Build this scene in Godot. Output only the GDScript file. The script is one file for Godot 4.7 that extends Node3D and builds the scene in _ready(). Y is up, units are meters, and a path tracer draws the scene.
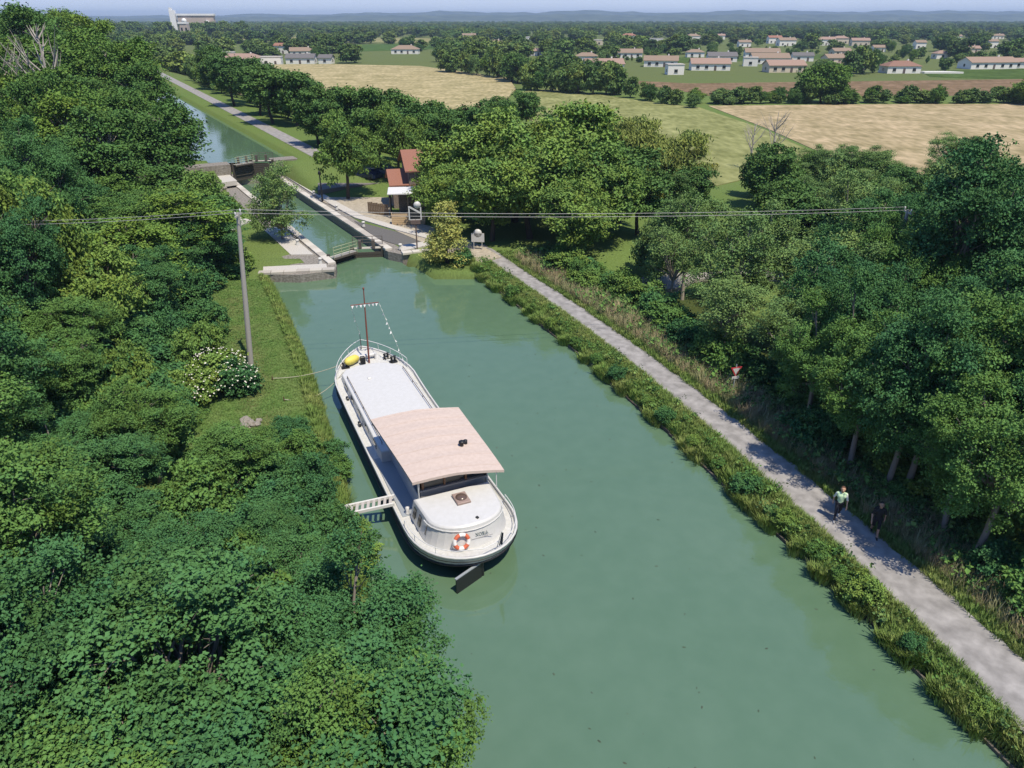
extends Node3D
# A barge moored on a canal below a lock. x runs to the east, distance "away" is -z, y is up; the lower canal's water lies at y = 0.

const RIGHT_TREES = [["maple", 30.0, 45.3, 4.76], ["maple", 21.7, 29.0, 3.82], ["maple", 18.8, 28.5, 3.05], ["maple", 20.3, 35.3, 3.1], ["maple", 22.7, 35.2, 3.11], ["maple", 19.1, 23.4, 2.72], ["maple", 18.9, 25.3, 2.42], ["maple", 19.6, 40.9, 3.36], ["maple", 16.2, 34.2, 2.56], ["maple", 17.0, 30.6, 2.59], ["maple", 27.5, 54.3, 3.54], ["ash", 19.1, 48.4, 3.27], ["ash", 14.4, 38.7, 2.42], ["ash", 13.3, 49.7, 3.14], ["ash", 11.3, 43.4, 2.29], ["ash", 12.3, 59.9, 3.16], ["ash", 15.2, 34.0, 1.89], ["ash", 17.8, 57.5, 2.87], ["maple", 27.3, 35.3, 4.13], ["maple", 35.1, 49.3, 4.06], ["maple", 27.2, 45.3, 3.17], ["ash", 26.9, 62.1, 3.39], ["ash", 10.3, 56.5, 2.41]]
const MIDDLE_TREES = [["walnut", 6.1, 85.7, 5.15], ["walnut", 0.3, 79.5, 4.8], ["walnut", -4.6, 82.3, 4.2], ["walnut", 1.8, 72.6, 4.18], ["walnut", 7.6, 71.6, 3.91], ["walnut", 6.2, 65.7, 3.12], ["walnut", -2.0, 71.8, 3.56], ["dark", 12.2, 82.0, 3.87], ["dark", 11.6, 97.1, 3.86], ["willow", 17.1, 100.4, 4.55], ["willow", 20.1, 93.6, 4.28], ["dark", 7.2, 115.2, 4.22], ["walnut", -7.5, 76.5, 2.7], ["dark", 13.0, 74.0, 3.04], ["willow", 16.6, 116.1, 3.68]]
const LOCK_TREES = [["walnut", -20.4, 90.8, 3.66], ["walnut", -15.1, 98.0, 3.4], ["dark", -12.7, 119.0, 4.03], ["dark", -19.4, 124.6, 4.21], ["dark", -8.2, 121.8, 3.8], ["dark", -23.6, 119.0, 3.72], ["dark", -4.2, 120.1, 3.77], ["dark", -14.6, 108.5, 3.42], ["dark", -9.0, 101.6, 3.22], ["walnut", -12.6, 108.4, 2.89], ["dark", -2.3, 149.0, 3.48], ["dark", -18.0, 101.6, 3.22], ["dark", 3.2, 163.0, 3.39]]
const TOWPATH_TREES = [["dark", -63.6, 176.5, 4.54], ["dark", -63.4, 187.0, 4.32], ["dark", -45.7, 145.8, 4.16], ["dark", -40.1, 142.3, 4.06], ["dark", -30.6, 119.3, 3.44], ["dark", -30.6, 132.8, 3.46], ["dark", -52.1, 158.6, 4.1], ["dark", -51.6, 176.5, 4.09], ["dark", -45.2, 169.3, 3.93], ["dark", -84.1, 220.5, 4.48], ["dark", -27.9, 116.1, 2.76]]
const FIELDS = [["wheat_field", 0.5, [[-157.7, 405.2], [-95.5, 414.0], [-46.3, 396.7], [-1.6, 316.4], [1.4, 266.4], [-3.3, 210.9], [-28.2, 192.8], [-57.2, 188.7], [-94.6, 258.9]]], ["meadow", 0.12, [[2.7, 266.4], [16.7, 270.3], [38.0, 229.6], [51.5, 210.9], [55.7, 167.3], [54.9, 129.6], [27.0, 105.0], [15.8, 134.7], [3.2, 188.7]]], ["barley_field", 0.1, [[54.9, 215.9], [104.9, 219.9], [177.2, 221.2], [97.1, 112.2], [64.4, 113.8], [56.3, 129.6], [56.8, 167.3]]], ["ploughed_field", 0.06, [[41.0, 311.2], [67.0, 293.9], [213.4, 316.4], [225.9, 311.2], [185.1, 248.4], [63.4, 241.8]]], ["village_lawn", 0.06, [[88.2, 488.4], [221.2, 543.9], [198.5, 482.2], [68.6, 423.3]]], ["village_lawn", 0.06, [[189.8, 365.9], [295.9, 396.7], [239.7, 319.1], [191.2, 316.4], [174.7, 327.5]]], ["stubble_field", 0.1, [[-411.0, 1099.0], [-86.6, 963.6], [-71.0, 788.1], [-187.0, 821.5], [-324.4, 877.0]]], ["green_field", 0.1, [[-248.4, 728.9], [-63.5, 757.4], [-53.3, 633.4], [-121.1, 576.6], [-216.4, 633.4]]], ["stubble_field", 0.1, [[-77.2, 857.7], [7.9, 788.1], [7.0, 702.5], [-63.4, 702.5]]]]
const HOUSES = [[-169.7, 464.6, 11.7, "w"], [-142.7, 414.0, 23.1, "p"], [-125.6, 409.5, 10.4, "w"], [-158.2, 543.9, 8.9, "r"], [-136.3, 514.7, 16.2, "t"], [-113.6, 423.3, 15.0, "g"], [-100.2, 423.3, 7.0, "g"], [-73.3, 543.9, 18.5, "t"], [-48.2, 897.1, 14.6, "t"], [12.9, 857.7, 20.4, "w"], [-13.2, 654.9, 9.9, "t"], [15.6, 514.7, 8.4, "p"], [71.2, 728.9, 23.7, "w"], [125.4, 857.7, 16.1, "r"], [143.0, 788.1, 12.8, "w"], [186.0, 821.5, 14.4, "t"], [42.0, 443.0, 12.3, "t"], [42.8, 365.9, 17.7, "p"], [72.1, 488.4, 16.6, "t"], [75.5, 396.7, 16.6, "t"], [114.9, 494.7, 10.6, "t"], [93.5, 369.5, 17.8, "p"], [118.2, 443.0, 15.7, "g"], [156.7, 494.7, 20.6, "t"], [122.0, 400.9, 6.6, "w"], [138.8, 423.3, 19.3, "t"], [124.0, 355.5, 16.7, "p"], [165.5, 448.2, 11.3, "g"], [281.6, 715.5, 15.2, "p"], [242.2, 702.5, 15.0, "t"], [254.3, 772.5, 12.6, "r"], [238.6, 918.3, 11.5, "p"], [312.0, 757.4, 14.2, "p"], [307.3, 702.5, 15.0, "p"], [174.8, 423.3, 13.4, "t"], [158.7, 365.9, 11.2, "t"], [214.1, 514.7, 12.3, "t"], [173.7, 348.9, 15.1, "h"], [259.2, 476.2, 7.8, "p"], [324.8, 559.8, 10.6, "p"], [231.6, 380.7, 24.2, "l"], [248.0, 384.5, 7.8, "p"], [487.7, 877.0, 11.0, "t"], [570.7, 940.4, 14.1, "t"], [395.4, 654.9, 8.2, "t"], [325.3, 633.4, 8.0, "t"], [70.9, 339.4, 5.2, "w"], [198.1, 677.9, 10.2, "t"], [266.9, 576.6, 8.7, "t"]]
const COPSE_TREES = [[-29.3, 354.1, 10.6], [-26.1, 348.4, 10.6], [-19.4, 346.4, 12.1], [-18.6, 339.5, 10.1], [-15.2, 331.8, 9.9], [-9.5, 329.3, 12.2], [-7.4, 320.0, 10.2], [-5.5, 316.6, 12.4], [-1.9, 307.2, 11.4], [-0.2, 303.2, 9.7], [2.0, 295.2, 12.7], [6.8, 291.7, 10.2], [10.2, 286.0, 12.5], [5.2, 265.8, 9.2], [6.5, 264.2, 8.5], [7.5, 264.8, 8.1], [8.7, 262.6, 8.8], [12.9, 260.6, 9.0], [17.0, 257.9, 9.2], [16.0, 258.7, 8.8], [18.7, 257.7, 9.0], [21.6, 257.0, 8.3], [21.7, 252.1, 10.3], [25.9, 250.6, 9.0], [26.3, 250.2, 8.1], [30.4, 250.8, 10.9], [32.6, 249.6, 8.1], [32.9, 248.1, 10.3], [36.5, 239.1, 5.6], [40.1, 232.4, 4.5], [40.6, 228.1, 5.0], [44.7, 225.6, 4.0], [43.1, 221.3, 6.0], [46.4, 218.5, 4.2], [51.0, 215.7, 4.5], [49.3, 210.4, 4.4], [15.4, 307.9, 8.1], [17.7, 305.2, 11.0], [19.3, 303.4, 10.3], [23.6, 302.6, 9.4], [26.0, 296.5, 8.1], [29.8, 292.5, 10.7], [34.6, 290.6, 8.1], [35.4, 286.2, 8.6], [38.4, 286.1, 8.4]]
const HEDGE_TREES = [[53.2, 223.3, 4.2], [59.3, 220.7, 5.0], [60.2, 222.7, 4.6], [61.8, 219.2, 3.5], [65.6, 223.2, 5.0], [65.7, 222.0, 4.8], [69.2, 222.8, 4.2], [71.5, 222.1, 3.6], [74.8, 223.5, 3.2], [77.2, 223.5, 4.5], [75.8, 223.2, 3.3], [81.8, 222.1, 3.1], [80.8, 222.1, 4.3], [85.4, 223.7, 3.5], [84.7, 223.9, 3.0], [90.4, 220.0, 4.8], [92.3, 224.0, 4.2], [94.9, 220.8, 4.5], [95.0, 224.5, 4.7], [97.8, 222.8, 3.1], [98.3, 223.4, 4.1], [103.9, 223.6, 3.3], [104.1, 224.6, 4.2], [104.9, 225.1, 4.8], [107.5, 223.8, 3.8], [112.6, 222.9, 3.5], [113.6, 226.2, 3.2], [114.4, 224.5, 4.9], [118.2, 223.6, 4.9], [121.5, 221.7, 4.9], [121.5, 222.9, 4.8], [124.6, 225.4, 3.4], [128.7, 222.3, 3.3], [129.5, 223.1, 4.2], [133.4, 225.0, 3.0], [133.2, 224.1, 4.1], [137.1, 223.8, 3.2], [137.5, 225.6, 3.8], [141.8, 226.3, 4.4], [143.7, 224.4, 3.7], [146.9, 223.7, 5.0], [146.8, 225.7, 4.7], [150.3, 223.6, 3.3], [153.2, 223.2, 4.5], [89.4, 223.9, 11.5], [85.3, 223.9, 8.5], [93.4, 222.6, 8.0], [146.8, 218.5, 9], [145.7, 221.2, 7]]
const GARDEN_TREES = [[106.5, 900.9, 5.0], [529.7, 851.2, 4.3], [279.5, 634.5, 2.6], [22.5, 449.4, 6.8], [591.8, 903.5, 6.3], [228.8, 495.8, 3.4], [298.8, 639.9, 5.1], [89.3, 494.5, 5.8], [339.3, 525.2, 4.6], [186.7, 496.3, 6.2], [59.8, 446.3, 3.0], [129.4, 558.2, 7.1], [454.2, 871.6, 4.6], [22.4, 476.0, 4.3], [56.5, 421.6, 2.3], [58.2, 409.7, 2.6], [171.9, 599.1, 3.4], [20.9, 441.0, 6.9], [131.1, 726.5, 3.4], [177.1, 647.8, 5.7], [273.9, 451.8, 6.1], [21.3, 358.8, 6.1], [394.7, 750.0, 7.1], [177.8, 750.4, 3.2], [230.1, 498.3, 2.4], [423.8, 652.9, 6.2], [205.0, 478.7, 3.2], [81.2, 477.9, 7.0], [333.7, 774.7, 6.6], [270.8, 566.8, 7.3], [111.0, 530.6, 5.1], [206.5, 492.2, 2.3], [388.2, 592.5, 6.3], [349.7, 587.7, 6.0], [159.6, 722.4, 3.1], [418.9, 635.7, 6.4], [348.3, 616.3, 7.3], [283.9, 445.7, 6.5], [294.9, 648.9, 5.4], [375.8, 669.8, 2.6], [92.1, 608.4, 6.9], [255.7, 515.2, 6.8], [240.8, 443.6, 2.7], [408.2, 845.5, 7.1], [113.6, 608.8, 2.8], [324.7, 603.5, 4.8], [235.1, 415.6, 5.2], [271.2, 729.4, 5.7], [62.7, 499.1, 7.1], [80.5, 551.1, 4.7], [132.3, 612.7, 2.3], [70.8, 438.8, 3.5], [375.6, 610.8, 5.8], [329.9, 909.1, 6.2], [173.4, 485.0, 7.4], [149.6, 716.6, 6.1], [21.4, 555.4, 6.1], [197.2, 617.5, 3.0], [149.7, 376.3, 3.0], [273.6, 577.6, 7.0], [205.2, 425.5, 4.6], [80.2, 836.9, 4.6], [58.6, 614.4, 3.4], [193.1, 412.0, 5.4], [144.0, 572.9, 7.5], [226.9, 640.6, 3.3], [161.3, 404.6, 2.3], [101.6, 759.3, 2.6], [55.0, 478.0, 5.1], [290.6, 638.0, 6.8], [128.3, 513.2, 5.5], [245.1, 502.4, 5.0], [201.7, 430.6, 5.2], [230.2, 769.5, 6.9], [240.8, 790.3, 4.5], [324.3, 498.7, 7.3], [396.1, 793.7, 6.6], [200.3, 436.7, 5.9], [426.8, 755.8, 2.3], [318.5, 579.0, 6.0], [360.5, 860.9, 4.8], [17.3, 388.2, 4.5], [46.9, 664.5, 5.7], [251.1, 906.7, 7.0], [238.2, 482.9, 7.2], [107.2, 556.4, 7.1], [135.3, 629.4, 7.3], [68.8, 453.5, 2.3], [103.1, 450.2, 2.2], [96.1, 474.7, 6.0], [204.5, 372.2, 6.6], [422.9, 745.8, 5.2], [22.3, 400.8, 5.1], [253.2, 800.9, 6.8], [151.4, 546.4, 5.9], [211.8, 686.3, 6.7], [130.6, 665.4, 6.5], [161.4, 560.0, 3.0], [244.3, 880.2, 6.5], [468.4, 760.6, 3.3], [119.8, 809.5, 2.3], [203.8, 473.9, 2.9], [395.4, 606.6, 7.4], [454.4, 821.1, 3.1], [133.7, 676.0, 7.1], [245.1, 415.9, 6.1], [249.2, 824.4, 5.7], [198.8, 479.3, 3.3], [153.3, 424.2, 2.3], [331.8, 713.2, 5.0], [187.7, 410.4, 5.6], [223.5, 500.6, 7.1], [356.9, 672.2, 4.7], [42.5, 427.2, 2.2], [104.9, 443.4, 2.9], [178.7, 541.5, 5.8], [297.9, 881.7, 6.9], [192.2, 440.7, 6.8], [296.4, 630.3, 5.2], [567.7, 862.6, 6.2], [55.2, 453.6, 4.9], [273.2, 459.4, 2.9], [311.4, 470.4, 4.2], [150.9, 389.1, 4.7], [175.4, 681.7, 3.0], [234.7, 406.2, 4.9], [225.9, 446.9, 6.5], [220.7, 479.2, 3.0], [66.9, 475.5, 2.3], [395.0, 682.0, 5.5], [422.0, 645.9, 4.2], [148.8, 471.1, 2.6], [209.5, 546.0, 2.9], [452.3, 836.3, 6.1], [110.8, 600.5, 3.1], [594.0, 910.2, 4.4], [434.5, 814.5, 7.4], [246.7, 480.9, 7.3], [27.3, 566.1, 4.5], [472.9, 868.0, 4.3], [29.7, 381.1, 3.2], [31.3, 609.0, 5.1], [48.6, 413.5, 7.0], [236.6, 434.9, 2.5], [177.1, 877.6, 4.4], [228.6, 513.7, 4.3], [416.4, 846.5, 5.3], [328.2, 703.8, 7.3], [130.1, 672.0, 4.2], [30.5, 395.4, 6.8], [228.7, 623.3, 5.7], [289.4, 662.7, 2.7], [228.6, 667.7, 2.5], [135.3, 476.3, 6.6], [35.2, 492.7, 6.7], [130.8, 514.2, 7.3], [311.1, 516.0, 3.1], [387.1, 769.6, 5.6], [106.2, 412.9, 2.8], [16.2, 393.7, 6.7], [102.2, 449.3, 2.9], [70.1, 591.9, 2.3], [191.0, 551.4, 3.6], [239.2, 622.1, 2.5], [338.4, 845.4, 5.1], [432.5, 723.5, 4.9], [86.8, 485.4, 4.4], [76.4, 553.6, 4.9], [229.9, 647.8, 2.2], [41.6, 480.0, 5.0], [218.7, 857.6, 2.9], [278.6, 647.7, 3.1], [295.5, 804.5, 7.4], [31.6, 496.5, 5.0], [187.1, 536.3, 2.5], [101.2, 537.8, 4.7], [213.6, 590.5, 7.3], [99.5, 422.0, 2.6], [102.6, 825.3, 5.0], [67.5, 462.3, 2.3], [341.7, 847.5, 4.0], [497.9, 916.9, 6.0], [323.8, 679.0, 4.8], [181.1, 604.9, 3.0], [128.6, 508.6, 4.5], [198.1, 360.0, 6.4], [182.1, 516.7, 5.1], [60.8, 451.3, 2.9], [138.2, 350.9, 6.9], [352.6, 560.0, 5.2], [229.8, 778.3, 4.2], [435.8, 703.2, 3.6], [112.0, 581.5, 2.3], [78.7, 657.2, 5.2], [355.5, 940.0, 5.0], [105.8, 669.1, 3.4], [188.6, 567.3, 3.2], [49.6, 667.6, 7.3], [195.7, 601.4, 2.2], [123.4, 621.1, 5.5], [139.1, 407.6, 3.0], [356.5, 549.1, 4.3], [26.3, 389.5, 5.4], [148.0, 455.0, 3.5], [146.0, 689.6, 4.4], [245.0, 432.2, 6.0], [225.3, 429.1, 4.2], [53.3, 412.3, 3.6], [181.6, 418.7, 2.6], [154.1, 345.7, 13], [161.4, 352.2, 12], [143.7, 333.4, 11], [-68.6, 847.6, 10.7], [-69.5, 614.1, 8.4], [-198.1, 861.4, 8.6], [-64.0, 670.2, 9.6], [-48.8, 553.8, 9.9], [-41.0, 442.5, 10.9], [-168.9, 642.7, 6.2], [-180.0, 539.2, 10.5], [-112.9, 464.2, 6.7], [-232.0, 655.9, 10.6], [-310.5, 850.4, 9.0], [-85.0, 622.1, 9.7], [-166.0, 432.4, 9.9], [-33.9, 466.1, 6.3], [-165.4, 535.4, 7.6], [-190.7, 513.1, 6.8], [-67.2, 581.4, 6.2], [-2.7, 501.5, 6.5], [-47.7, 555.5, 9.6], [-84.1, 658.8, 10.6], [-202.9, 764.5, 8.3], [-200.5, 887.7, 7.4], [-326.1, 871.3, 6.9], [-256.8, 722.9, 8.9], [-62.1, 778.1, 6.0], [-241.1, 781.5, 7.6], [-62.6, 807.6, 8.1], [-220.0, 825.1, 8.5], [-11.9, 461.2, 9.0], [-36.0, 513.4, 9.1], [-216.4, 824.3, 10.0]]


var rng := RandomNumberGenerator.new()
var taken := {}
var mats := {}
var noise := FastNoiseLite.new()

# ---------------------------------------------------------------- shapes
func P(x: float, away: float, h := 0.0) -> Vector3:
	return Vector3(x, h, -away)

func new_st() -> SurfaceTool:
	var s := SurfaceTool.new()
	s.begin(Mesh.PRIMITIVE_TRIANGLES)
	s.set_smooth_group(-1)
	return s

func tri(s: SurfaceTool, a: Vector3, b: Vector3, c: Vector3):
	s.add_vertex(a); s.add_vertex(b); s.add_vertex(c)

func quad(s: SurfaceTool, a: Vector3, b: Vector3, c: Vector3, d: Vector3):
	tri(s, a, b, c); tri(s, a, c, d)

func box(s: SurfaceTool, c: Vector3, size: Vector3, turn := Basis.IDENTITY, bev := 0.0):
	s.set_smooth_group(-1)
	var h := size / 2
	var rings := []
	var lv := [[-h.y, 0.0], [h.y - bev, 0.0], [h.y, bev]] if bev > 0 else [[-h.y, 0.0], [h.y, 0.0]]
	for l in lv:
		var i: float = l[1]
		var y: float = l[0]
		var r := []
		for q in [Vector2(-1, -1), Vector2(1, -1), Vector2(1, 1), Vector2(-1, 1)]:
			r.append(c + turn * Vector3(q.x * (h.x - i), y, q.y * (h.z - i)))
		rings.append(r)
	for k in rings.size() - 1:
		for j in 4:
			quad(s, rings[k][j], rings[k][(j + 1) % 4], rings[k + 1][(j + 1) % 4], rings[k + 1][j])
	var top: Array = rings[-1]
	quad(s, top[0], top[1], top[2], top[3])
	quad(s, rings[0][3], rings[0][2], rings[0][1], rings[0][0])

func beam(s: SurfaceTool, a: Vector3, b: Vector3, w: float, h: float):
	var d := b - a
	var up := Vector3.UP if abs(d.normalized().y) < 0.95 else Vector3.RIGHT
	var side := d.cross(up).normalized()
	var t := side.cross(d).normalized()
	box(s, (a + b) / 2, Vector3(w, h, d.length()), Basis(side, t, -d.normalized()))

func tube(s: SurfaceTool, pts: Array, rads: Array, sides := 6, cap := true):
	s.set_smooth_group(0)
	var rings := []
	var ref := Vector3.UP
	for i in pts.size():
		var d: Vector3 = (pts[min(i + 1, pts.size() - 1)] - pts[max(i - 1, 0)]).normalized()
		if i == 0:
			ref = Vector3.RIGHT if abs(d.x) < 0.9 else Vector3.UP
		var a := d.cross(ref).normalized()
		var b := a.cross(d).normalized()
		ref = b
		var r := []
		for k in sides:
			var t := TAU * k / sides
			r.append(pts[i] + (a * cos(t) + b * sin(t)) * float(rads[i]))
		rings.append(r)
	for i in rings.size() - 1:
		for k in sides:
			quad(s, rings[i][k], rings[i + 1][k], rings[i + 1][(k + 1) % sides], rings[i][(k + 1) % sides])
	if cap:
		s.set_smooth_group(-1)
		for e in [0, rings.size() - 1]:
			for k in sides:
				tri(s, pts[e], rings[e][k], rings[e][(k + 1) % sides])

func lathe(s: SurfaceTool, prof: Array, sides := 16, c := Vector3.ZERO, turn := Basis.IDENTITY):
	s.set_smooth_group(0)
	for i in prof.size() - 1:
		for k in sides:
			var a := TAU * k / sides
			var b := TAU * (k + 1) / sides
			var p: Vector2 = prof[i]
			var q: Vector2 = prof[i + 1]
			quad(s, c + turn * Vector3(p.x * cos(a), p.y, p.x * sin(a)), c + turn * Vector3(q.x * cos(a), q.y, q.x * sin(a)), c + turn * Vector3(q.x * cos(b), q.y, q.x * sin(b)), c + turn * Vector3(p.x * cos(b), p.y, p.x * sin(b)))

# a flat outline (x, z in the given points) with a thickness; y0 the bottom, y1 the top
func slab(s: SurfaceTool, outline: PackedVector2Array, y0: float, y1: float):
	s.set_smooth_group(-1)
	var ids := Geometry2D.triangulate_polygon(outline)
	for i in range(0, ids.size(), 3):
		for y in [y0, y1]:
			var a := outline[ids[i]]
			var b := outline[ids[i + 1]]
			var c := outline[ids[i + 2]]
			tri(s, Vector3(a.x, y, a.y), Vector3(b.x, y, b.y), Vector3(c.x, y, c.y))
	for i in outline.size():
		var a := outline[i]
		var b := outline[(i + 1) % outline.size()]
		quad(s, Vector3(a.x, y0, a.y), Vector3(b.x, y0, b.y), Vector3(b.x, y1, b.y), Vector3(a.x, y1, a.y))

func ground_outline(l: Array) -> PackedVector2Array:
	var o := PackedVector2Array()
	for q in l:
		o.append(Vector2(q[0], -q[1]))
	return o

# ---------------------------------------------------------------- nodes
func numbered(called: String) -> String:
	if not taken.has(called):
		taken[called] = 0
		return called
	taken[called] += 1
	return "%s_%03d" % [called, taken[called]]

func tag(o: Node, label := "", category := "", group := "", kind := ""):
	if label: o.set_meta("label", label)
	if category: o.set_meta("category", category)
	if group: o.set_meta("group", group)
	if kind: o.set_meta("kind", kind)
	return o

func thing(called: String, label: String, category: String, at := Vector3.ZERO, turn := 0.0, group := "") -> Node3D:
	var o := Node3D.new()
	o.name = numbered(called)
	add_child(o)
	o.position = at
	o.rotation.y = turn
	tag(o, label, category, group)
	return o

func obj(called: String, s, m: Material, parent: Node = self) -> MeshInstance3D:
	var o := MeshInstance3D.new()
	o.name = numbered(called) if parent == self else called
	if s is SurfaceTool:
		s.generate_normals()
		o.mesh = s.commit()
	else:
		o.mesh = s
	o.material_override = m
	parent.add_child(o, true)
	return o

func struct(called: String, s, m: Material) -> MeshInstance3D:
	var o := obj(called, s, m)
	o.set_meta("kind", "structure")
	return o

# ---------------------------------------------------------------- materials
func lin(r: float, g: float, b: float) -> Color:
	return Color(r, g, b).linear_to_srgb()

func noise_tex(key: String, seed_: int, freq: float, lo: Color, hi: Color, size := 256, oct := 4, sx := 1) -> ImageTexture:
	var n := FastNoiseLite.new()
	n.seed = seed_
	n.frequency = freq
	n.fractal_octaves = oct
	var im := n.get_seamless_image(size, size)
	var out := Image.create_empty(size, size, false, Image.FORMAT_RGB8)
	for y in size:
		for x in size:
			out.set_pixel(x, y, lo.lerp(hi, im.get_pixel((x * sx) % size, y).r))
	return ImageTexture.create_from_image(out)

func bump_tex(seed_: int, freq: float, strength: float, size := 256, oct := 3) -> ImageTexture:
	var n := FastNoiseLite.new()
	n.seed = seed_
	n.frequency = freq
	n.fractal_octaves = oct
	var im := n.get_seamless_image(size, size)
	im.convert(Image.FORMAT_RGBA8)
	im.bump_map_to_normal_map(strength)
	return ImageTexture.create_from_image(im)

func mat(key: String, c := Vector3(0.5, 0.5, 0.5), rough := 0.8, tex: Texture2D = null, scale_ := 1.0, metal := 0.0) -> StandardMaterial3D:
	if mats.has(key):
		return mats[key]
	var m := StandardMaterial3D.new()
	m.resource_name = key
	m.albedo_color = lin(c.x, c.y, c.z)
	m.roughness = rough
	m.metallic = metal
	if tex:
		m.albedo_texture = tex
		m.uv1_triplanar = true
		m.uv1_world_triplanar = true
		m.uv1_scale = Vector3.ONE * scale_
	mats[key] = m
	return m

func leaf_mat(key: String, c: Vector3, back := 0.5) -> StandardMaterial3D:
	var m := mat(key, c, 0.75)
	m.vertex_color_use_as_albedo = true
	m.metallic_specular = 0.2
	m.backlight = Color(back * 0.85, back, back * 0.3)
	m.cull_mode = BaseMaterial3D.CULL_DISABLED
	return m

func base_mats():
	mat("barge_white", Vector3(0.62, 0.62, 0.615), 0.42, noise_tex("bw", 3, 0.02, Color(0.955, 0.955, 0.945), Color(1, 1, 1), 256, 5), 0.5)
	mat("barge_black", Vector3(0.014, 0.015, 0.017), 0.45)
	mat("dark_glass", Vector3(0.02, 0.025, 0.03), 0.08)
	mat("galvanised", Vector3(0.55, 0.56, 0.57), 0.4, null, 1.0, 0.3)
	mat("rope_pale", Vector3(0.6, 0.58, 0.52), 0.9)
	mat("tyre", Vector3(0.02, 0.02, 0.02), 0.9)

# ---------------------------------------------------------------- the lie of the land
func bank(z: float) -> float:
	return 19.77 - 0.239 * z - 0.00196 * z * z

func cx(z: float) -> float:
	return bank(z) - 9.5 if z < 62.0 else bank(62.0) - 9.5 - 0.588 * (z - 62.0)

func path_l(z: float) -> float:
	return 19.38 - 0.148 * z - 0.00275 * z * z

func path_r(z: float) -> float:
	return 22.54 - 0.188 * z - 0.00243 * z * z

func ss(a: float, b: float, x: float) -> float:
	return smoothstep(a, b, x)

func gh(x: float, z: float) -> float:
	var u := x - cx(z)
	var up := ss(90.0, 108.0, z)
	var low: float
	if u < 0:
		low = 0.8 + 0.25 * ss(-17.0, -24.0, u) - 0.6 * ss(-45.0, -90.0, u)
	else:
		var edge := lerpf(15.0, 32.0, ss(60.0, 74.0, z))
		low = 0.6 + 0.28 * ss(62.0, 68.0, z)
		low = lerpf(low, -1.0, ss(edge, edge + 9.0, u))
	var high := 3.0
	if u > 16.0:
		high = lerpf(3.0, -1.0, ss(18.0, 38.0, u))
	elif u < -30.0:
		high = lerpf(3.0, -0.5, ss(-30.0, -60.0, u))
	var h := lerpf(low, high, up)
	h += noise.get_noise_2d(x * 3.0, z * 3.0) * 0.12 * ss(14.5, 18.0, absf(u)) * (1.0 - ss(30.0, 60.0, absf(u)))
	if z < 62.5 and absf(u) < 9.85:
		h = lerpf(-1.6, 0.3, ss(9.4, 9.85, absf(u)))
	elif z >= 62.5 and z < 107.0 and absf(u) < 5.5:
		h = -1.8
	elif z >= 107.0 and u > -13.0 and u < 8.0:
		h = 1.0
	if z < 62.5 and absf(u) >= 9.85 and absf(u) < 10.6:
		h = lerpf(0.3, h, (absf(u) - 9.85) / 0.75)
	return h

func spread(steps: Array) -> Array:
	var o := []
	for q in steps:
		var v: float = q[0]
		while v < q[1] - 0.001:
			o.append(v)
			v += q[2]
	return o

func make_ground():
	var us := spread([[-9000, -1000, 800], [-1000, -200, 80], [-200, -70, 10], [-70, -26, 2], [-26, -10.0, 1.0]])
	us += [-10.6, -10.2, -9.85, -9.5, -9.0, -7.0]
	us += spread([[-5.5, 6.0, 1.0]])
	us += [7.0, 8.0, 9.0, 9.5, 9.85, 10.2, 10.6]
	us += spread([[11.0, 46, 1.0], [46, 80, 2.0], [80, 240, 10], [240, 1040, 80], [1040, 9900, 800]])
	us.sort()
	var zs := spread([[-300, -20, 40], [-20, 60, 1.0], [60, 66, 0.5], [66, 120, 1.0], [120, 300, 5], [300, 1000, 25], [1000, 9900, 500]])
	var st := SurfaceTool.new()
	st.begin(Mesh.PRIMITIVE_TRIANGLES)
	st.set_smooth_group(0)
	var n := us.size()
	for z in zs:
		for u in us:
			var x: float = cx(z) + u
			var far := ss(600.0, 2000.0, absf(u))
			x = lerpf(x, u, far)
			var y := gh(x, z) if absf(u) < 300 else (-0.5 if u < 0 else -1.0)
			var c := Color(0.16, 0.25, 0.075)
			var v := noise.get_noise_2d(x * 1.3, z * 1.3) * 0.5 + 0.5
			c = c.lerp(Color(0.235, 0.27, 0.1), v * 0.7)
			var w := noise.get_noise_2d(x * 9 + 300, z * 9) * 0.5 + 0.5
			c = c.lerp(Color(0.14, 0.25, 0.07), w * 0.5)
			c = c.lerp(Color(0.17, 0.2, 0.085), 0.75 * ss(220.0, 330.0, z))
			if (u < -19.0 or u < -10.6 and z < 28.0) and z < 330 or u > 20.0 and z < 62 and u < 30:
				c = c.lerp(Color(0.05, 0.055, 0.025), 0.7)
			if z < 57 and z > 30 and u > -14.2 and u < -12.8 and w > 0.42:
				c = c.lerp(Color(0.2, 0.17, 0.09), 0.6)
			if y < 0.2 and absf(u) < 10:
				c = Color(0.08, 0.075, 0.045)
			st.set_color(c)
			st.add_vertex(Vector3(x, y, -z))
	for j in zs.size() - 1:
		for i in n - 1:
			var a := j * n + i
			st.add_index(a); st.add_index(a + n); st.add_index(a + n + 1)
			st.add_index(a); st.add_index(a + n + 1); st.add_index(a + 1)
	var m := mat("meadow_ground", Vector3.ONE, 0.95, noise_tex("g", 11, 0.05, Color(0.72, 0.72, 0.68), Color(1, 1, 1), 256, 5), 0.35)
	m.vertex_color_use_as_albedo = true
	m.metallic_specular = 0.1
	struct("ground", st, m)

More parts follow.
